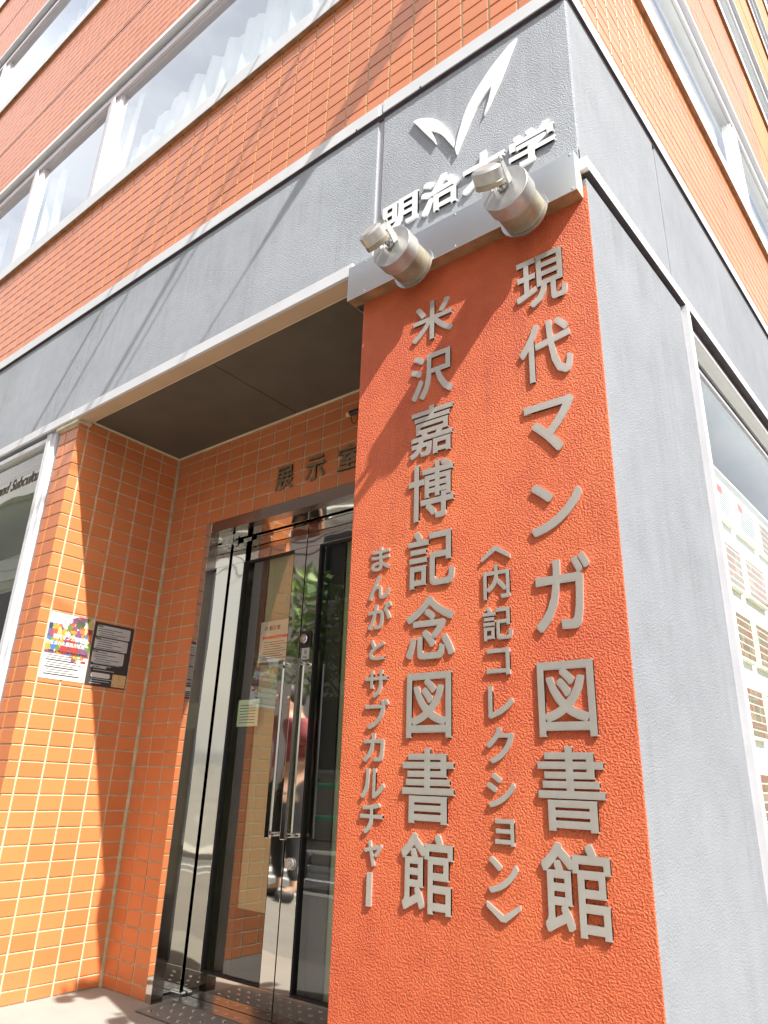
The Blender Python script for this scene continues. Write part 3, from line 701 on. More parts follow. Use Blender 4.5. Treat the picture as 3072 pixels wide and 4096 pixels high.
# ------------------------------------------------------------------ side display window
wz0, wz1 = .35, SB - .004
W2 = part('display_window', MB(side).box((.757, -.07, 0), (.782, .016, wz1)).box((.783, -.07, 0), (.825, .006, wz1)).box((.826, -.06, wz1 - .035), (5.0, -.012, wz1)).box((.826, -.06, .0), (5.0, .01, wz0)), M['frame_white'], B, 'side street window showing pinned page boards', bevel=.0015)
W2.matrix_parent_inverse = Matrix.Identity(4)
g = MB(side); g.quad([(.826, -.04, wz0), (5.0, -.04, wz0), (5.0, -.04, wz1 - .035), (.826, -.04, wz1 - .035)]); sub('pane', g, M['side_glass'], W2)
sub('gasket', MB(side).box((.7385, -.07, 0), (.756, -.006, wz1)), M['frame_grey'], W2)
sub('transom_bar', MB(side).box((.826, -.06, mz(.985)), (5.0, -.034, mz(.995))), M['frame_grey'], W2)
g = MB(side); g.box((.70, -.30, 0), (5.1, -.185, mz(.905))); part('display_wall', g, M['white_wall'], B, 'white partition inside the side window')
g = MB(side)
g.quad([(.70, -.88, 0), (5.1, -.88, 0), (5.1, -.88, 2.6), (.7, -.88, 2.6)]); g.quad([(.70, -.08, 2.46), (5.1, -.08, 2.46), (5.1, -.88, 2.46), (.7, -.88, 2.46)]); g.quad([(.7, -.08, 0), (.7, -.88, 0), (.7, -.88, 2.6), (.7, -.08, 2.6)])
part('display_room', g, M['room'], B)
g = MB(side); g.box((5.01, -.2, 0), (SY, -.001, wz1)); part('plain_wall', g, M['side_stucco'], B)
def page_mat():
    m, nt, bs = nmat('printed_cover_rows'); tc = nt.nodes.new('ShaderNodeTexCoord'); sp = nt.nodes.new('ShaderNodeSeparateXYZ'); nt.links.new(tc.outputs['Object'], sp.inputs[0])
    u = mathn(nt, 'MULTIPLY', sp.outputs[0], 34.); v = mathn(nt, 'MULTIPLY', sp.outputs[2], 31.5)
    cm = nt.nodes.new('ShaderNodeCombineXYZ'); nt.links.new(mathn(nt, 'FLOOR', u), cm.inputs[0]); nt.links.new(mathn(nt, 'FLOOR', v), cm.inputs[1])
    oi = nt.nodes.new('ShaderNodeObjectInfo'); nt.links.new(mathn(nt, 'MULTIPLY', oi.outputs['Random'], 97), cm.inputs[2])
    wnn = nt.nodes.new('ShaderNodeTexWhiteNoise'); wnn.noise_dimensions = '3D'; nt.links.new(cm.outputs[0], wnn.inputs[0])
    r = ramp(nt, wnn.outputs[0], [(0, (.26, .16, .11)), (.25, (.22, .19, .12)), (.5, (.29, .12, .08)), (.7, (.19, .16, .13)), (.85, (.32, .23, .16)), (1, (.21, .11, .08))], 'CONSTANT')
    n = noise(nt, 150, 3, .7, tc.outputs['Object'])
    mm = nt.nodes.new('ShaderNodeMix'); mm.data_type = 'RGBA'; mm.blend_type = 'OVERLAY'; mm.inputs[0].default_value = .6; nt.links.new(r.outputs[0], mm.inputs[6]); nt.links.new(n.outputs[0], mm.inputs[7])
    fv = mathn(nt, 'FRACT', v); line = mathn(nt, 'LESS_THAN', fv, .13)
    m2 = nt.nodes.new('ShaderNodeMix'); m2.data_type = 'RGBA'; nt.links.new(line, m2.inputs[0]); nt.links.new(mm.outputs[2], m2.inputs[6]); m2.inputs[7].default_value = (.75, .72, .55, 1)
    nt.links.new(m2.outputs[2], bs.inputs['Base Color']); bs.inputs['Roughness'].default_value = .5
    return m
M['covers'] = page_mat(); M['board_edge'] = plain('cream_foam_board', (.78, .76, .58), .7, 0, .04, 8)
n0 = -.183
def board(s0, s1, z0, z1, text=False, label=''):
    c = Vector(side((s0 + s1) / 2, n0, z0)); t = thing('page_board', label, 'display board', c, 'boards of printed covers in the side window')
    hw = (s1 - s0) / 2
    t.rotation_euler = (0, 0, math.atan2(S_DIR.y, S_DIR.x)); h_ = z1 - z0
    o = MB().box((-hw, -.020, 0), (hw, 0, h_)).build('backing_board', M['board_edge'], bevel=.001); o.parent = t
    p = MB().box((-hw + .012, -.0215, .012), (hw - .012, -.0203, h_ - .012)).build('print', M['paper'] if text else M['covers']); p.parent = t
    if text:
        l = MB()
        for i in range(11): l.quad([(-hw + .03, -.0218, .03 + i * .0105), (hw - .025 - (i * 37 % 5) * .008, -.0218, .03 + i * .0105), (hw - .025 - (i * 37 % 5) * .008, -.0218, .0335 + i * .0105), (-hw + .03, -.0218, .0335 + i * .0105)])
        o = l.build('text_lines', M['ink']); o.parent = t
        l = MB().box((-hw + .02, -.0220, h_ - .055), (-hw + .085, -.0216, h_ - .022)).build('red_heading', M['red_ink']); l.parent = t
rows = [(-.075, .060), (.135, .267), (.333, .462), (.530, .656), (.724, .838)]
rn = ['lowest', 'fourth', 'third', 'second', 'top']
for ci, (s0, s1, cn) in enumerate(((.975, 1.128, 'first column from the frame'), (1.168, 1.368, 'second column from the frame'), (1.41, 1.60, 'third column from the frame'), (1.65, 1.85, 'fourth column from the frame'))):
    for ri, (za, zb) in enumerate(rows):
        board(s0 * K, s1 * K, mz(za), mz(zb), ri == 4 and ci < 2, ('cream edged board of small orange brown covers, %s row, %s' if not (ri == 4 and ci < 2) else 'cream board with red heading and text lines, %s row, %s') % (rn[ri], cn))

# ------------------------------------------------------------------ metal box over the pillar and its spotlights
bxl, bxr, bzb, bzt, byf = mx(-.901), mx(-.3495), mz(1.022), mz(1.1155), my(.970)
P = thing('metal_fascia_box', 'stainless steel box above the orange pillar carrying two spotlights', 'metal box', ((bxl + bxr) / 2, 0, bzb))
part('front_plate', MB().box((bxl, byf, bzb), (bxr, byf + .003, bzt)), M['panel_metal'], P, bevel=.001)
part('top_plate', MB().box((bxl + .001, byf + .0035, bzt - .0045), (bxr, -.0005, bzt - .001)), M['panel_metal'], P)
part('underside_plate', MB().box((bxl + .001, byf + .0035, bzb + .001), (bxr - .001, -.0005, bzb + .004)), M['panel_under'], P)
part('end_plate', MB().box((bxl, byf + .0035, bzb + .0045), (bxl + .003, .09, bzt - .005)), M['panel_metal'], P)
part('end_plate', MB().box((bxr - .0035, byf + .0035, bzb + .0045), (bxr, -.0005, bzt - .005)), M['cream_trim'], P)
bx('corner_cover', M['sideflash'], P, (-.030, -.012, SB), (.0125, .001, ST), ident, bevel=.0015)
for X_ in (-.877, -.63, -.3695):
    for Z_ in (1.110, 1.0275):
        m = MB(); disc(m, mx(X_ * .97 + (-.0 if X_ > -.8 else -.0)), byf, mz(Z_), .0042, .0028, 10); part('screw', m, M['steel'], P)
def spotlight(X, Z, pv, hc, ax_, label):
    t = thing('spotlight', label, 'spotlight', (mx(X), byf, mz(Z)), 'spotlights on the metal box')
    x, z = mx(X), mz(Z); yf = my(.890); yb = my(.9225)
    part('mount_ring', MB().tube((x, byf - .0005, z), (x, byf - .004, z), .074, seg=48), M['steel'], t)
    part('rear_drum', MB().tube((x, byf - .004, z), (x, yb + .001, z), .0635, seg=64, bev=.001), M['lamp_old'], t)
    part('front_drum', MB().tube((x, yb, z), (x, yf, z), .0700, seg=72, bev=.0012), M['lamp'], t)
    m = MB(); m.tube((x - .004, yf - .0005, z + .004), (x - .004, yf - .012, z + .004), .016, seg=28, bev=.003); m.tube((x - .004, yf - .012, z + .004), (x - .004, yf - .022, z + .006), .008, seg=14, bev=.002)
    part('swivel_joint', m, M['steel'], t)
    yp, zp = my(pv[0]), mz(pv[1]); hy, hz = my(hc[0]), mz(hc[1])
    a0 = Vector((0, yf - .004, z + .006)); a1 = Vector((0, yp, zp))
    for dx, w_ in ((.021, 1.35), (-.034, .7)):
        d_ = (a1 - a0).normalized(); up = Vector((1, 0, 0)).cross(d_)
        q = [a0 - up * .015 * w_, a1 - up * .009 * w_, a1 + d_ * .007 * w_ - up * .005 * w_, a1 + d_ * .007 * w_ + up * .005 * w_, a1 + up * .009 * w_, a0 + up * .015 * w_]
        vs = [(x + dx, p.y, p.z) for p in q] + [(x + dx + .0025, p.y, p.z) for p in q]; n_ = len(q)
        m = MB(); m.v = vs; m.f = [tuple(range(n_))[::-1], tuple(range(n_, 2 * n_))] + [(i, (i + 1) % n_, n_ + (i + 1) % n_, n_ + i) for i in range(n_)]
        m.mi = [0] * len(m.f); m.sm = [False] * len(m.f); m.tint = [0.] * len(m.f)
        part('bracket_arm', m, M['lamp'], t)
    part('pivot_bar', MB().tube((x - .040, yp, zp), (x + .028, yp, zp), .0055, seg=14, bev=.001), M['steel'], t)
    # lamp head: shallow drum held by the bracket, its lens turned back to the wall below
    ax = Vector((ax_[0], ax_[1], ax_[2])).normalized()
    c0 = Vector((x - .004, hy, hz)) - ax * .025; c1 = c0 + ax * .050
    m = MB(); m.tube(c0, c0 + ax * .006, .030, .0395, seg=56); m.tube(c0 + ax * .0062, c0 + ax * .036, .0395, seg=56, caps=False)
    part('lamp_head', m, M['lamp'], t)
    part('lamp_rim', MB().tube(c0 + ax * .0364, c1, .0399, seg=56, bev=.0008), M['lamp_old'], t)
    part('lamp_lens', MB().tube(c1 + ax * .0001, c1 + ax * .001, .034, seg=40), M['room_dark'], t)
spotlight(-.714, 1.024, (.850, 1.052), (.838, 1.010), (.06, .90, -.44), 'round silver spotlight at the left end of the metal box')
spotlight(-.455, 1.021, (.853, 1.049), (.836, 1.003), (-.20, .84, -.52), 'round silver spotlight at the right, in front of the large characters')

# ------------------------------------------------------------------ lettering
gcache = {}
def glyph_mesh(ch, off=.022, shear=0.0):
    """outline of one character, thickened by layering shifted copies a hair apart in depth"""
    key = (ch, off, shear)
    if key in gcache: return gcache[key]
    c = bpy.data.curves.new('glyph', 'FONT'); c.body = ch; c.size = 1; c.extrude = .5; c.resolution_u = 3; c.shear = shear
    o = bpy.data.objects.new('glyph', c); COL.objects.link(o)
    dg = bpy.context.evaluated_depsgraph_get(); me = bpy.data.meshes.new_from_object(o.evaluated_get(dg))
    COL.objects.unlink(o); bpy.data.objects.remove(o); bpy.data.curves.remove(c)
    v0 = [tuple(p.co) for p in me.vertices]; f0 = [tuple(p.vertices) for p in me.polygons]; bpy.data.meshes.remove(me)
    v, f = [], []
    sh = [(0, 0)] if off <= 0 else [(0, 0), (1, 1), (-1, 1), (1, -1), (-1, -1), (1, 0), (-1, 0), (0, 1), (0, -1)]
    for i, (dx, dy) in enumerate(sh):
        b_ = len(v); k_ = 1 - i * .012
        v += [(p[0] + dx * off, p[1] + dy * off, -.5 + (p[2] + .5) * k_) for p in v0]; f += [tuple(q + b_ for q in t_) for t_ in f0]
    xs = [p[0] for p in v]; ys = [p[1] for p in v]; gcache[key] = (v, f, min(xs), max(xs), min(ys), max(ys))
    return gcache[key]
def letter(ch, x0, x1, z0, z1, n0, n1, mat, parent, mp_=front, off=.022, label=None, shear=0., name='letter'):
    if ch in '︿﹀｜':
        w, h_ = x1 - x0, z1 - z0; t_ = .012; cx = (x0 + x1) / 2
        if ch == '｜': poly = [(x0, z0), (x1, z0), (x1, z1), (x0, z1)]
        elif ch == '︿': poly = [(x0, z0), (x0 + .003, z0 - .0), (cx, z1 - t_), (x1 - .003, z0), (x1, z0), (x1, z0 + t_ * .9), (cx + .006, z1), (cx - .006, z1), (x0, z0 + t_ * .9)]
        else: poly = [(x0, z1), (x0, z1 - t_ * .9), (cx - .006, z0), (cx + .006, z0), (x1, z1 - t_ * .9), (x1, z1), (cx, z0 + t_)]
        if ch == '︿': poly = [(x0, z0), (cx, z1 - t_), (x1, z0), (x1, z0 + t_ * .9), (cx + .006, z1), (cx - .006, z1), (x0, z0 + t_ * .9)]
        m = MB(mp_); m.prism(poly, n0, n1)
        return part(name, m, mat, parent, label)
    v, f, a, b, c, d = glyph_mesh(ch, off, shear)
    me = bpy.data.meshes.new(name)
    me.from_pydata([mp_(x0 + (p[0] - a) / (b - a) * (x1 - x0), (n0 + n1) / 2 + p[2] * (n1 - n0), z0 + (p[1] - c) / (d - c) * (z1 - z0)) for p in v], [], f)
    me.materials.append(mat); me.update()
    import bmesh
    bm = bmesh.new(); bm.from_mesh(me); bmesh.ops.remove_doubles(bm, verts=bm.verts, dist=1e-7); bmesh.ops.recalc_face_normals(bm, faces=bm.faces); bm.to_mesh(me); bm.free()
    o = bpy.data.objects.new(name, me); COL.objects.link(o); adopt(parent, o)
    if label: o['label'] = label
    return o
colA = [('現', -.492, -.392, .826, .938), ('代', -.491, -.392, .669, .787), ('マ', -.488, -.396, .526, .625), ('ン', -.484, -.394, .383, .474), ('ガ', -.483, -.391, .226, .345), ('図', -.486, -.397, .073, .181), ('書', -.492, -.393, -.052, .060), ('館', -.493, -.394, -.178, -.066)]
colB = [('米', -.734, -.634, .849, .943), ('沢', -.735, -.634, .714, .819), ('嘉', -.734, -.635, .588, .695), ('博', -.735, -.634, .457, .573), ('記', -.733, -.633, .329, .437), ('念', -.734, -.634, .202, .313), ('図', -.730, -.640, .074, .180), ('書', -.736, -.636, -.055, .058), ('館', -.735, -.638, -.179, -.069)]
colC = [('︿', -.579, -.525, .356, .381), ('内', -.576, -.527, .290, .348), ('記', -.579, -.525, .222, .278), ('コ', -.573, -.531, .167, .209), ('レ', -.572, -.527, .101, .151), ('ク', -.577, -.529, .036, .088), ('シ', -.577, -.529, -.026, .022), ('ョ', -.565, -.533, -.077, -.041), ('ン', -.577, -.529, -.139, -.092), ('﹀', -.581, -.527, -.174, -.150)]
colD = [('ま', -.820, -.776, .376, .423), ('ん', -.823, -.774, .321, .367), ('が', -.823, -.769, .265, .315), ('と', -.817, -.781, .209, .246), ('サ', -.823, -.773, .143, .191), ('ブ', -.821, -.769, .090, .140), ('カ', -.822, -.776, .036, .083), ('ル', -.824, -.773, -.022, .026), ('チ', -.823, -.775, -.076, -.029), ('ャ', -.811, -.774, -.124, -.086), ('｜', -.8035, -.7935, -.182, -.133)]
def text_col(L, name, label, mat, n0=.0, n1=.0052, off=.022, yscale=1., mp_=front, cat='sign lettering', fx=None):
    xs = [mx(c[1]) for c in L]; t = thing(name, label, cat, ((mx(L[0][1]) + mx(L[0][2])) / 2, 0, mz(L[-1][3])))
    for ch, a, b, c, d in L:
        if fx: a, b, c, d = (v * fx for v in (a, b, c, d))
        letter(ch, mx(a), mx(b), mz(c), mz(d), n0, n1, mat, t, mp_, off)
    return t
text_col(colA, 'large_lettering', 'large steel characters in a vertical line nearest the corner, 現代マンガ図書館', M['letter'], off=.015)
text_col(colB, 'large_lettering', 'large steel characters in a vertical line left of the middle, 米沢嘉博記念図書館', M['letter'], off=.015)
text_col(colC, 'small_lettering', 'small steel characters in brackets between the two large lines, 内記コレクション', M['letter'], off=.019)
text_col(colD, 'small_lettering', 'small steel characters in a line along the left edge of the pillar, まんがとサブカルチャー', M['letter'], off=.019)
hE = [('明', -.818, -.718, 1.175, 1.257), ('治', -.709, -.609, 1.166, 1.261), ('大', -.601, -.498, 1.166, 1.259), ('学', -.490, -.389, 1.161, 1.250)]
text_col(hE, 'university_lettering', 'four bold steel characters 明治大学 across the grey band above the metal box', M['emblem'], n0=.001, n1=.0085, off=.031, fx=1.0101)
hF = [('展', -1.562, -1.483, .857, .935), ('示', -1.429, -1.349, .856, .935), ('室', -1.296, -1.213, .859, .937)]
text_col(hF, 'door_lettering', 'three bronze characters 展示室 on the tiles over the door', M['bronze_letter'], n0=.002, n1=.0085, off=.010, mp_=back)
R_ = [(-.4584, 1.5313), (-.4776, 1.5254), (-.4942, 1.514), (-.5133, 1.5002), (-.5277, 1.4882), (-.5424, 1.4733), (-.5571, 1.457), (-.5681, 1.4436), (-.5792, 1.4287), (-.5892, 1.4101), (-.5967, 1.3926), (-.6022, 1.3766), (-.608, 1.358), (-.613, 1.3391), (-.6168, 1.3221), (-.6188, 1.3124), (-.615, 1.2947), (-.6096, 1.3076), (-.601, 1.3253), (-.59, 1.3455), (-.5801, 1.3666), (-.5703, 1.3835), (-.5606, 1.3977), (-.5509, 1.409), (-.5412, 1.4203), (-.5316, 1.4288), (-.5233, 1.4344), (-.5267, 1.4207), (-.5311, 1.4013), (-.5362, 1.3853), (-.5411, 1.3722), (-.5442, 1.3618), (-.5389, 1.3691), (-.5304, 1.3825), (-.5219, 1.3987), (-.5135, 1.4135), (-.5037, 1.4316), (-.4939, 1.4525), (-.4865, 1.4682), (-.479, 1.4868), (-.4691, 1.5079)]
L_ = [(-.7354, 1.477), (-.7258, 1.4769), (-.7122, 1.4717), (-.696, 1.4616), (-.68, 1.448), (-.6643, 1.4309), (-.6514, 1.4115), (-.64, 1.389), (-.6301, 1.3649), (-.6235, 1.3434), (-.6213, 1.3335), (-.6231, 1.3208), (-.6289, 1.3317), (-.6376, 1.3488), (-.6463, 1.3661), (-.6564, 1.3831), (-.6667, 1.3954), (-.6758, 1.4044), (-.6828, 1.4096), (-.677, 1.393), (-.6722, 1.3767), (-.6703, 1.3631), (-.6808, 1.3825), (-.7034, 1.4215), (-.7227, 1.4559)]
em = thing('emblem', 'white steel emblem of two curved pointed leaves on the grey band', 'emblem', (mx(-.6), 0, mz(1.31)))
for nm, pl in (('tall_leaf', R_), ('short_leaf', L_)):
    part(nm, MB(front).prism([(mx(x * 1.0101), mz(z * 1.0101)) for x, z in pl], .001, .0085), M['emblem'], em)
# vinyl text on the shop window
t = thing('window_lettering', 'dark italic words on the glass of the left shop window', 'window lettering', (mx(-2.5), .03, mz(.97)))
def run_text(s, x0, x1, z0, z1, mat, parent, mp_, n, name='text', shear=0, off=0.0):
    v, f, a, b, c, d = glyph_mesh(s, off, shear)
    me = bpy.data.meshes.new(name); me.from_pydata([mp_(x0 + (p[0] - a) / (b - a) * (x1 - x0), n + p[2] * .0008, z0 + (p[1] - c) / (d - c) * (z1 - z0)) for p in v], [], f)
    me.materials.append(mat); me.update(); o = bpy.data.objects.new(name, me); COL.objects.link(o); adopt(parent, o); return o
run_text('and Subculture', mx(-2.668), mx(-2.314), mz(.957), mz(1.002), M['ink_brown'], t, front, -.0288, 'words', shear=.35, off=.02)

# ------------------------------------------------------------------ posters
def rects(rnd, n_, u0, u1, z0, z1, wmin, wmax, mats, m, nn, mp_):
    for i in range(n_):
        w_ = rnd.uniform(wmin, wmax); h_ = rnd.uniform(wmin, wmax); u = rnd.uniform(u0 - w_ / 2, u1 - w_ / 2); z = rnd.uniform(z0 - h_ / 2, z1 - h_ / 2); k_ = rnd.randint(5, 8)
        c = (u + w_ / 2, z + h_ / 2); a0 = rnd.uniform(0, 6.28)
        m.quad([(min(u1, max(u0, c[0] + w_ / 2 * math.cos(a0 + 6.283 * q / k_))), nn + i * 3e-6, min(z1, max(z0, c[1] + h_ / 2 * math.sin(a0 + 6.283 * q / k_)))) for q in range(k_)], rnd.randrange(len(mats)), mp=mp_)
pc = [plain('print_%d' % i, c, .5, 0, .15, 60) for i, c in enumerate([(.42, .24, .03), (.36, .08, .03), (.04, .14, .30), (.28, .04, .035), (.45, .36, .14), (.10, .18, .04), (.025, .05, .09), (.55, .50, .38), (.42, .16, .05), (.18, .06, .14)])]
u0, u1, z0, z1 = my(1.036), my(1.1825), mz(.2645), mz(.4625)
t1 = thing('event_poster', 'colourful collage poster with white lower third on the sunlit tiles', 'poster', (XR, (u0 + u1) / 2, z0), 'posters on the entrance side wall')
part('sheet', MB(ret).box((u0, .0006, z0), (u1, .0016, z1)), M['paper'], t1)
rnd = random.Random(5); m = MB(ret); rects(rnd, 420, u0 + .002, u1 - .002, z0 + .112, z1 - .050, .016, .055, pc, m, .00175, ret); rects(rnd, 26, u0 + .09, u1 - .002, z1 - .09, z1 - .002, .02, .05, pc, m, .0022, ret); rects(rnd, 26, u0 + .12, u1 - .002, z0 + .085, z0 + .15, .01, .03, pc, m, .0023, ret)
part('collage', m, pc, t1)
m = MB(ret); m.quad([(u0 + .052, .0026, z1 - .075), (u0 + .092, .0026, z1 - .083), (u0 + .098, .0026, z1 - .020), (u0 + .056, .0026, z1 - .012)]); part('book_cover', m, M['paper'], t1)
m = MB(ret); m.prism([(u0 + .075 + .013 * math.cos(6.283 * q / 16), z1 - .044 + .020 * math.sin(6.283 * q / 16)) for q in range(16)], .0027, .0028); part('blank_oval', m, M['frame_grey'], t1)
m = MB(ret); m.quad([(u0 + .118, .0026, z1 - .075), (u0 + .152, .0026, z1 - .088), (u0 + .176, .0026, z1 - .030), (u0 + .138, .0026, z1 - .016)]); part('book_cover', m, plain('dark_green_print', (.06, .09, .05), .5), t1)
def ret_r(u, n, z): return ret(u, n, z)
run_text('現代マンガ図書館', u0 + .03, u1 - .02, z0 + .178, z0 + .200, M['paper'], t1, ret, .0032, 'title', off=.03)
run_text('生まれた原画たち展', u0 + .02, u1 - .03, z0 + .150, z0 + .170, M['paper'], t1, ret, .0032, 'subtitle', off=.03)
run_text('明治大学 米沢嘉博記念図書館', u0 + .02, u1 - .012, z0 + .118, z0 + .127, M['ink'], t1, ret, .0032, 'venue', off=.01)
m = MB(ret)
for i in range(9):
    zz = z0 + .018 + i * .0105; l_ = u0 + .018 + (i % 3) * .004
    m.quad([(l_, .00205, zz), (u1 - .03 - (i * 7 % 5) * .012, .00205, zz), (u1 - .03 - (i * 7 % 5) * .012, .00205, zz + .003 + (i % 3 == 0) * .002), (l_, .00205, zz + .003 + (i % 3 == 0) * .002)])
part('text_lines', m, M['ink'], t1)
u0, u1, z0, z1 = my(1.185), my(1.3265), mz(.2605), mz(.4595)
t2 = thing('information_poster', 'black poster with grey rounded text panels in the shade', 'poster', (XR, (u0 + u1) / 2, z0), 'posters on the entrance side wall')
part('sheet', MB(ret).box((u0, .0006, z0), (u1, .0016, z1)), M['ink'], t2)
gp = plain('grey_print', (.42, .42, .42), .5, 0, .08, 30); rp = plain('olive_print', (.16, .19, .08), .5); tan = plain('tan_print', (.50, .34, .16), .5, 0, .35, 120)
def rrect(m, a, b, c, d, n, r=.006):
    pts = []
    for cx, cz, s in ((b - r, d - r, 0), (a + r, d - r, 1), (a + r, c + r, 2), (b - r, c + r, 3)):
        for q in range(4): an = (s + q / 3) * math.pi / 2; pts.append((cx + r * math.cos(an), n, cz + r * math.sin(an)))
    m.quad(pts)
for a, b, c, d in ((.014, .195, .232, .286), (.012, .190, .172, .226), (.010, .180, .108, .166)):
    m = MB(ret); rrect(m, u0 + a, u0 + b, z0 + c, z0 + d, .0019); part('panel', m, gp, t2)
    m = MB(ret); rrect(m, u0 + a + .002, u0 + a + .030, z0 + d - .010, z0 + d - .001, .0021, .003); part('heading_tab', m, rp, t2)
m = MB(ret); rrect(m, u0 + .022, u0 + .122, z0 + .040, z0 + .062, .0019, .008); part('panel', m, M['paper'], t2)
m = MB(ret); m.quad([(u0 + .135, .0019, z0 + .006), (u1 - .004, .0019, z0 + .006), (u1 - .004, .0019, z0 + .065), (u0 + .135, .0019, z0 + .065)]); part('map', m, tan, t2)
m = MB(ret)
for i in range(26):
    zz = z0 + .012 + i * .0102
    if 2 < i < 6: continue
    a = u0 + .02 + (i % 4) * .004
    m.quad([(a, .0024, zz), (a + .06 + (i * 31 % 7) * .013, .0024, zz), (a + .06 + (i * 31 % 7) * .013, .0024, zz + .0028), (a, .0024, zz + .0028)], 0 if i > 9 else 1)
part('text_lines', m, [M['ink'], gp], t2)
run_text('現代マンガ図書館', u0 + .012, u0 + .095, z0 + .084, z0 + .096, M['paper'], t2, ret, .0026, 'title', off=.02)
# notices inside the door glass
def dr(u, n, z): return (u, YD + .006 - n, z)
u0, u1, z0, z1 = mx(-1.704), mx(-1.568), mz(.336), mz(.476)
t3 = thing('door_notice', 'white notice 1F 展示室 behind the left door glass', 'notice', ((u0 + u1) / 2, YD, z0))
part('sheet', MB(dr).box((u0, 0, z0), (u1, .001, z1)), M['paper'], t3)
run_text('1F 展示室', u0 + .03, u0 + .135, z1 - .045, z1 - .022, M['ink'], t3, dr, .0015, 'heading', off=.01)
m = MB(dr); m.quad([(u0 + .02, .0014, z1 - .085), (u1 - .005, .0014, z1 - .085), (u1 - .005, .0014, z1 - .072), (u0 + .02, .0014, z1 - .072)]); part('red_bar', m, M['red_ink'], t3)
m = MB(dr)
for i in range(8): m.quad([(u0 + .03, .0014, z0 + .03 + i * .011), (u1 - .02 - (i % 3) * .02, .0014, z0 + .03 + i * .011), (u1 - .02 - (i % 3) * .02, .0014, z0 + .033 + i * .011), (u0 + .03, .0014, z0 + .033 + i * .011)])
m.quad([(u0, .0014, z0 + .001), (u1, .0014, z0 + .001), (u1, .0014, z0 + .015), (u0, .0014, z0 + .015)])
part('text_lines', m, M['ink'], t3)
u0, u1, z0, z1 = mx(-1.775), mx(-1.68), mz(.155), mz(.235)
t4 = thing('door_notice', 'smaller pale green notice lower on the left door glass', 'notice', ((u0 + u1) / 2, YD, z0))
part('sheet', MB(dr).box((u0, 0, z0), (u1, .001, z1)), plain('pale_green_paper', (.55, .66, .55), .6), t4)
m = MB(dr)
for i in range(7): m.quad([(u0 + .015, .0014, z0 + .015 + i * .013), (u1 - .02, .0014, z0 + .015 + i * .013), (u1 - .02, .0014, z0 + .018 + i * .013), (u0 + .015, .0014, z0 + .018 + i * .013)])
part('text_lines', m, M['ink'], t4)
run_text('引', mx(-1.486), mx(-1.477), mz(.354), mz(.366), M['ink'], LR, lambda u, n, z: (u, YD - .0198 - n, z), 0, 'sticker_text', off=.02).matrix_parent_inverse = Matrix.Identity(4)
run_text('PULL', mx(-1.490), mx(-1.473), mz(.343), mz(.348), M['ink'], LR, lambda u, n, z: (u, YD - .0198 - n, z), 0, 'sticker_text', off=.02).matrix_parent_inverse = Matrix.Identity(4)

# ------------------------------------------------------------------ sensor beside the pillar
t5 = thing('door_sensor', 'small black sensor with orange cap on the tiles by the pillar', 'sensor', (mx(-1.2), YB, mz(1.03)))
part('body', MB().tube((mx(-1.243), YB - .03, mz(1.031)), (mx(-1.15), YB - .03, mz(1.031)), .012, seg=18, bev=.002), M['black'], t5)
part('cap', MB().tube((mx(-1.256), YB - .03, mz(1.030)), (mx(-1.2435), YB - .03, mz(1.031)), .0125, seg=18, bev=.003), M['orange_cap'], t5)
part('bracket', MB().box((mx(-1.20), YB - .03, mz(1.02)), (mx(-1.19), YB - .004, mz(1.04))), M['black'], t5)
m = MB(); pp = [Vector((mx(-1.225) + .020 * math.cos(a), YB - .028, mz(1.02) - .045 * math.sin(a) * .9)) for a in [math.pi - i * math.pi / 8 for i in range(9)]]
for a, b in zip(pp, pp[1:]): m.tube(a, b, .0018, seg=8, caps=False)
part('cable_loop', m, M['black'], t5)

# ------------------------------------------------------------------ overhead cables that throw the diagonal shadows
def ray_pt(X, Z, k): return Vector((mx(X + 3.15 * k), my(1 - k), mz(Z + 3.7 * k)))
def cable(name, pts, r, label, group='overhead service cables', cone=None):
    t = thing(name, label, 'cable', pts[0], group)
    m = MB()
    for a, b in zip(pts, pts[1:]): m.tube(a, b, r, seg=10, caps=True)
    part('wire', m, M['black'], t)
    if cone:
        a, b, r0, r1 = cone; part('caster', MB().tube(a, b, r0, r1, seg=28), M['black'], t)  # added cone, shaped only to throw the wedge shadow on the wall
    return t
def cable_from(X, Z, k, r, y_far, label, y_near=None, **kw):
    p = ray_pt(X, Z, k); y0 = p.y if y_near is None else y_near
    pts = [Vector((p.x, y0, p.z))]
    n_ = 8
    for i in range(1, n_ + 1):
        t_ = i / n_; pts.append(Vector((p.x + .0 * t_, y0 + (y_far - y0) * t_, p.z - .25 * math.sin(math.pi * t_) * 0)))
    return cable('overhead_cable', pts, r, label, **kw)
cable_from(-1.90, 1.81, .34, .011, -4.9, 'thick black cable leaving the wall over the shop window', y_near=0)
cable_from(-1.72, 1.83, .34, .009, -4.9, 'thinner black cable just beside the thick one', y_near=0)
cable_from(-1.82, 1.36, .62, .016, -4.9, 'loose bundled cable passing the corner', y_near=.6)
cable_from(-1.32, 1.87, .36, .007, -4.9, 'thin cable nearest the corner of the building', y_near=-.1)
kA, kB = .165, .345
pa, pb = ray_pt(-.745, 1.945, kA), ray_pt(-1.285, 1.375, kB)
pa0 = pa + (pa - pb) * .35
cable('overhead_cable', [pa0, pa, pb, pb + (pb - pa) * 12], .006, 'cable with a made-up tapering black shadow sleeve at the corner', cone=(pa0, pb, .105, .010))

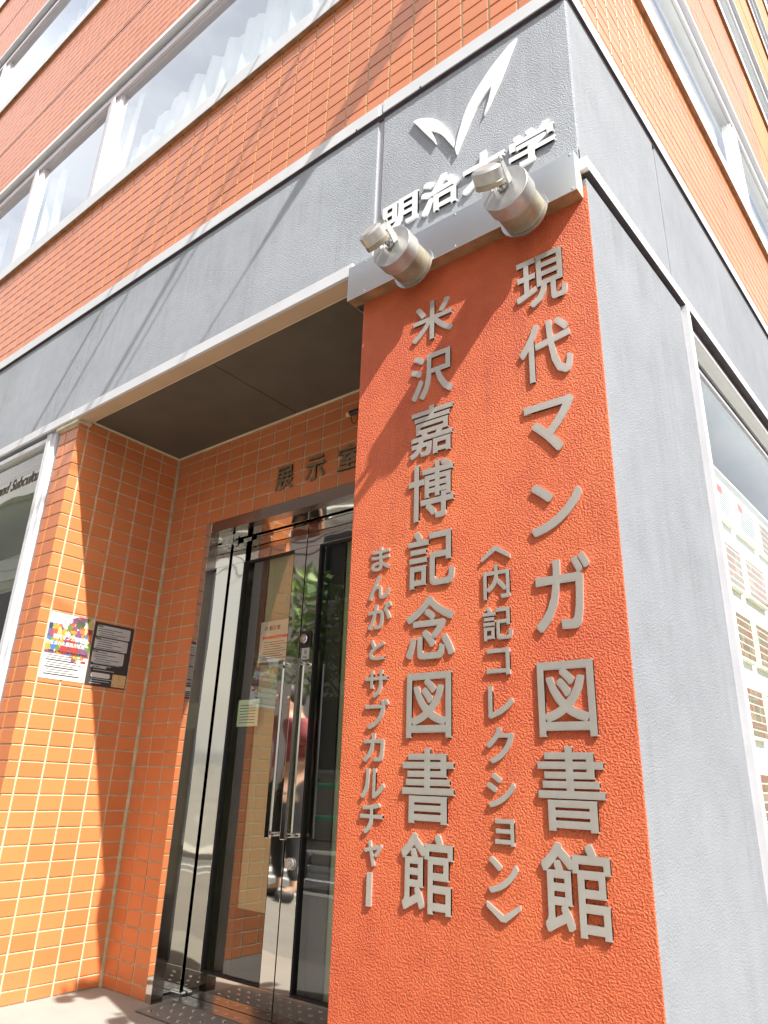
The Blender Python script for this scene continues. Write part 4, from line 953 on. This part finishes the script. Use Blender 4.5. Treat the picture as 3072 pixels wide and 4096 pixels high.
# ------------------------------------------------------------------ street opposite (seen in the polished door and the glass)
def simple_building(name, label, x0, x1, y0, y1, h, mat, rows, cols, face):
    t = thing(name, label, 'building', ((x0 + x1) / 2, (y0 + y1) / 2, 0))
    part('wall', MB().box((x0, y0, 0), (x1, y1, h)), mat, t)
    part('parapet_cap', MB().box((x0 - .05, y0 - .05, h), (x1 + .05, y1 + .05, h + .12)), M['concrete'], t)
    for r_ in range(rows):
        for c in range(cols):
            zz = 1.0 + r_ * 2.9
            if face == 'y': xx = x0 + (x1 - x0) * (c + .5) / cols; a = (xx - .5, y1, zz); b = (xx + .5, y1 + .03, zz + 1.3); c2 = (xx - .44, y1 + .031, zz + .06); d2 = (xx + .44, y1 + .033, zz + 1.24)
            else: yy = y0 + (y1 - y0) * (c + .5) / cols; a = (x0 - .03, yy - .5, zz); b = (x0, yy + .5, zz + 1.3); c2 = (x0 - .033, yy - .44, zz + .06); d2 = (x0 - .031, yy + .44, zz + 1.24)
            w_ = part('window', MB().box(a, b), M['frame_white'], t); w_.matrix_parent_inverse = t.matrix_basis.inverted()
            p_ = MB().box(c2, d2).build('pane', M['black']); p_.parent = w_; p_.matrix_parent_inverse = Matrix.Identity(4)
simple_building('opposite_house', 'pale grey rendered house across the front street', -24, -9.8, -14, -6.0, 7.5, M['opp'], 2, 4, 'y')
simple_building('opposite_house', 'taller pale grey block across the front street', -9.6, -2.2, -14, -6.2, 9.5, M['opp'], 3, 2, 'y')
simple_building('opposite_house', 'low grey house across the front street by the junction', -2.0, 4.0, -14, -6.4, 4.2, M['opp_dark'], 1, 3, 'y')
simple_building('opposite_house', 'tall beige block far left across the front street', -40, -24.5, -16, -6.0, 13, M['opp'], 4, 6, 'y')
simple_building('side_street_house', 'grey block across the side street', 10.6, 18, 1.0, 40, 10.5, M['opp_dark'], 3, 12, 'x')
# guard rail
gt = thing('guard_rail', 'green tubular guard rail along the far kerb', 'guard rail', (-8, -4.55, 0))
for z_ in (.42, .82):
    part('rail', MB().tube((-20, -4.55, z_), (-3, -4.55, z_), .032, seg=14), M['green'], gt)
for i in range(10):
    part('post', MB().tube((-20 + i * 1.88, -4.55, 0), (-20 + i * 1.88, -4.55, .86), .03, seg=12), M['green'], gt)
# utility poles with a transformer
for px, lab in ((-8.9, 'concrete utility pole with transformer across the street'), (3.0, 'concrete utility pole near the junction')):
    t = thing('utility_pole', lab, 'utility pole', (px, -5.0, 0), 'utility poles of the street')
    part('pole', MB().tube((px, -5.0, 0), (px, -5.0, 11), .16, .11, seg=20), M['concrete'], t)
    part('crossarm', MB().box((px - .9, -5.05, 10.2), (px + .9, -4.95, 10.3)), M['steel'], t)
    part('crossarm', MB().box((px - .7, -5.05, 9.4), (px + .7, -4.95, 9.5)), M['steel'], t)
    if px < 0: part('transformer', MB().tube((px + .35, -4.85, 4.2), (px + .35, -4.85, 4.75), .22, seg=24, bev=.02), M['opp_dark'], t)
for i, (z_, dx) in enumerate(((10.3, 0), (10.31, .8), (9.5, -.5), (5.3, .1), (5.05, -.1), (4.8, .2), (4.6, 0))):
    pts = [Vector((-30 + q * 3.4, -5.0 + dx * .1, z_ - .22 * math.sin(math.pi * ((q % 4) / 4.)))) for q in range(13)]
    cable('street_wire', pts, .010 + (i > 3) * .006, '%s wire across the street' % ('topmost thin black', 'second highest thin black', 'lowest thin black', 'thick black, highest of the low bundle,', 'thick black, second in the low bundle,', 'thick black, third in the low bundle,', 'lowest thick black')[i], 'wires along the far side of the street')
# hedge and tree
def foliage(m, c, rad, n_, s_, rnd):
    for i in range(n_):
        while True:
            p = Vector((rnd.uniform(-1, 1), rnd.uniform(-1, 1), rnd.uniform(-1, 1)))
            if .25 < p.length < 1: break
        q = Vector((c[0] + p.x * rad[0], c[1] + p.y * rad[1], c[2] + p.z * rad[2]))
        a = Vector((rnd.gauss(0, 1), rnd.gauss(0, 1), rnd.gauss(0, 1))).normalized(); b = a.cross(Vector((rnd.gauss(0, 1), rnd.gauss(0, 1), rnd.gauss(0, 1)))).normalized()
        s = s_ * rnd.uniform(.6, 1.3)
        m._q([q - a * s, q + b * s * .5, q + a * s, q - b * s * .5], 0, False)
rnd = random.Random(3)
t = thing('hedge', 'clipped green hedge behind the guard rail', 'hedge', (-12, -5.4, 0)); m = MB()
for i in range(9): foliage(m, (-15.6 + i * .62, -5.4, .55), (.5, .35, .45), 330, .06, rnd)
part('leaves', m, M['leaf'], t)
part('trunk', MB().box((-15.5, -5.5, 0), (-10.7, -5.3, .5)), M['bark'], t)
for tx, ty, lab in ((9.9, 4.2, 'young street tree across the side street'), (-6.6, -5.35, 'small potted tree in front of the opposite house')):
    t = thing('street_tree', lab, 'tree', (tx, ty, 0)); H = 3.4 if tx > 0 else 2.2
    m = MB(); m.tube((tx, ty, 0), (tx + .05, ty, H), .09, .05, seg=12)
    cl = []
    for i in range(9):
        a = i * 2.4; e = Vector((tx + math.cos(a) * (.5 + .09 * i), ty + math.sin(a) * (.5 + .09 * i), H + .1 + i * .2)); m.tube((tx + .04, ty, H - .5 + i * .1), e, .035, .012, seg=7); cl.append(e)
    part('trunk', m, M['bark'], t)
    m = MB()
    for e in cl: foliage(m, e, (.62, .62, .48), 300, .075, rnd)
    part('crown', m, M['leaf'], t)
# yellow tactile paving along the near pavement
t = MB()
ty = tag(MB().box((-16, -.42, -.004), (-3.55, -.12, .003)).build('tactile_paving', M['yellow']), kind='structure')
m = MB()
for i in range(200):
    for j in range(5): m.box((-16 + i * .06 + .01, -.40 + j * .058, .003), (-16 + i * .06 + .038, -.40 + j * .058 + .028, .0075), skip='e')
o = m.build('stud_field', M['yellow']); tag(o, kind='stuff'); o.parent = ty

# ------------------------------------------------------------------ passer-by (seen in the polished door)
def person(x, y, yaw, label):
    t = thing('person', label, 'person', (x, y, 0)); t.rotation_euler = (0, 0, yaw)
    def skin(name, verts, edges, mat, root=0, sub_=2):
        me = bpy.data.meshes.new(name); me.from_pydata([v[:3] for v in verts], edges, []); me.materials.append(mat)
        o = bpy.data.objects.new(name, me); COL.objects.link(o); o.parent = t
        md = o.modifiers.new('skin', 'SKIN'); md.use_smooth_shade = True
        sv = me.skin_vertices[0].data
        for i, v in enumerate(verts): sv[i].radius = (v[3], v[4] if len(v) > 4 else v[3])
        sv[root].use_root = True
        s_ = o.modifiers.new('sub', 'SUBSURF'); s_.levels = sub_; s_.render_levels = sub_
        return o
    V = [(0, 0, .90, .13, .10), (0, 0, 1.08, .115, .085), (0, 0, 1.26, .15, .095), (0, 0, 1.37, .06), (0, -.005, 1.43, .045), (0, -.01, 1.52, .07, .085), (0, 0, 1.60, .045),
         (-.17, 0, 1.32, .05), (-.21, .01, 1.07, .038), (-.20, -.04, .84, .028), (-.20, -.06, .76, .026),
         (.17, 0, 1.32, .05), (.21, .01, 1.07, .038), (.20, -.05, .84, .028), (.20, -.07, .76, .026),
         (-.09, 0, .82, .085), (-.09, .01, .47, .055), (-.10, .06, .08, .035), (-.10, -.08, .03, .03),
         (.09, 0, .82, .085), (.10, -.05, .47, .055), (.10, -.02, .08, .035), (.10, -.16, .03, .03)]
    Ed = [(0, 1), (1, 2), (2, 3), (3, 4), (4, 5), (5, 6), (2, 7), (7, 8), (8, 9), (9, 10), (2, 11), (11, 12), (12, 13), (13, 14), (0, 15), (15, 16), (16, 17), (17, 18), (0, 19), (19, 20), (20, 21), (21, 22)]
    skin('body', V, Ed, M['skin'])
    skin('shirt', [(0, 0, .92, .155, .125), (0, 0, 1.10, .14, .11), (0, 0, 1.27, .165, .115), (0, 0, 1.36, .075), (-.18, 0, 1.31, .068), (-.21, 0, 1.12, .058), (.18, 0, 1.31, .068), (.21, 0, 1.12, .058)], [(0, 1), (1, 2), (2, 3), (2, 4), (4, 5), (2, 6), (6, 7)], plain('dark_red_patterned_shirt', (.30, .07, .08), .8, 0, .6, 14))
    skin('trousers', [(0, 0, .93, .145, .115), (-.09, 0, .80, .10), (-.09, .01, .47, .072), (-.10, .06, .12, .055), (.09, 0, .80, .10), (.10, -.05, .47, .072), (.10, -.02, .12, .055)], [(0, 1), (1, 2), (2, 3), (0, 4), (4, 5), (5, 6)], plain('black_trousers', (.02, .02, .024), .8, 0, .3, 12))
    skin('hair', [(0, .02, 1.46, .07), (0, .015, 1.56, .085, .09), (0, .0, 1.63, .05)], [(0, 1), (1, 2)], M['hair'])
    for s in (-1, 1):
        skin('shoe', [(s * .10, .06 if s < 0 else -.02, .04, .045), (s * .10, -.05 if s < 0 else -.13, .03, .04), (s * .10, -.12 if s < 0 else -.20, .025, .03)], [(0, 1), (1, 2)], M['black'])
        hx, hy, hz = (.20, -.07, .76) if s > 0 else (-.20, -.06, .76)
        for q in range(4): skin('finger', [(hx, hy + (q - 1.5) * .016, hz + .01, .010), (hx, hy - .01 + (q - 1.5) * .018, hz - .045, .0085), (hx - s * .008, hy - .012 + (q - 1.5) * .018, hz - .075 + abs(q - 1.5) * .008, .007)], [(0, 1), (1, 2)], M['skin'], sub_=1)
        skin('thumb', [(hx - s * .01, hy - .02, hz + .01, .010), (hx - s * .02, hy - .045, hz - .03, .008)], [(0, 1)], M['skin'], sub_=1)
        skin('eye', [(s * .028, -.078, 1.53, .009), (s * .028, -.088, 1.53, .006)], [(0, 1)], M['hair'], sub_=1)
        skin('ear', [(s * .068, .0, 1.525, .014, .010), (s * .072, .004, 1.54, .012, .008)], [(0, 1)], M['skin'], sub_=1)
    skin('nose', [(0, -.08, 1.525, .010), (0, -.105, 1.502, .011)], [(0, 1)], M['skin'], sub_=1)
    skin('mouth', [(-.02, -.082, 1.474, .006), (.02, -.082, 1.474, .006)], [(0, 1)], M['red_ink'], sub_=1)
    return t
person(-3.96, -1.5, math.radians(205), 'person in dark red shirt and black trousers walking on the near pavement')
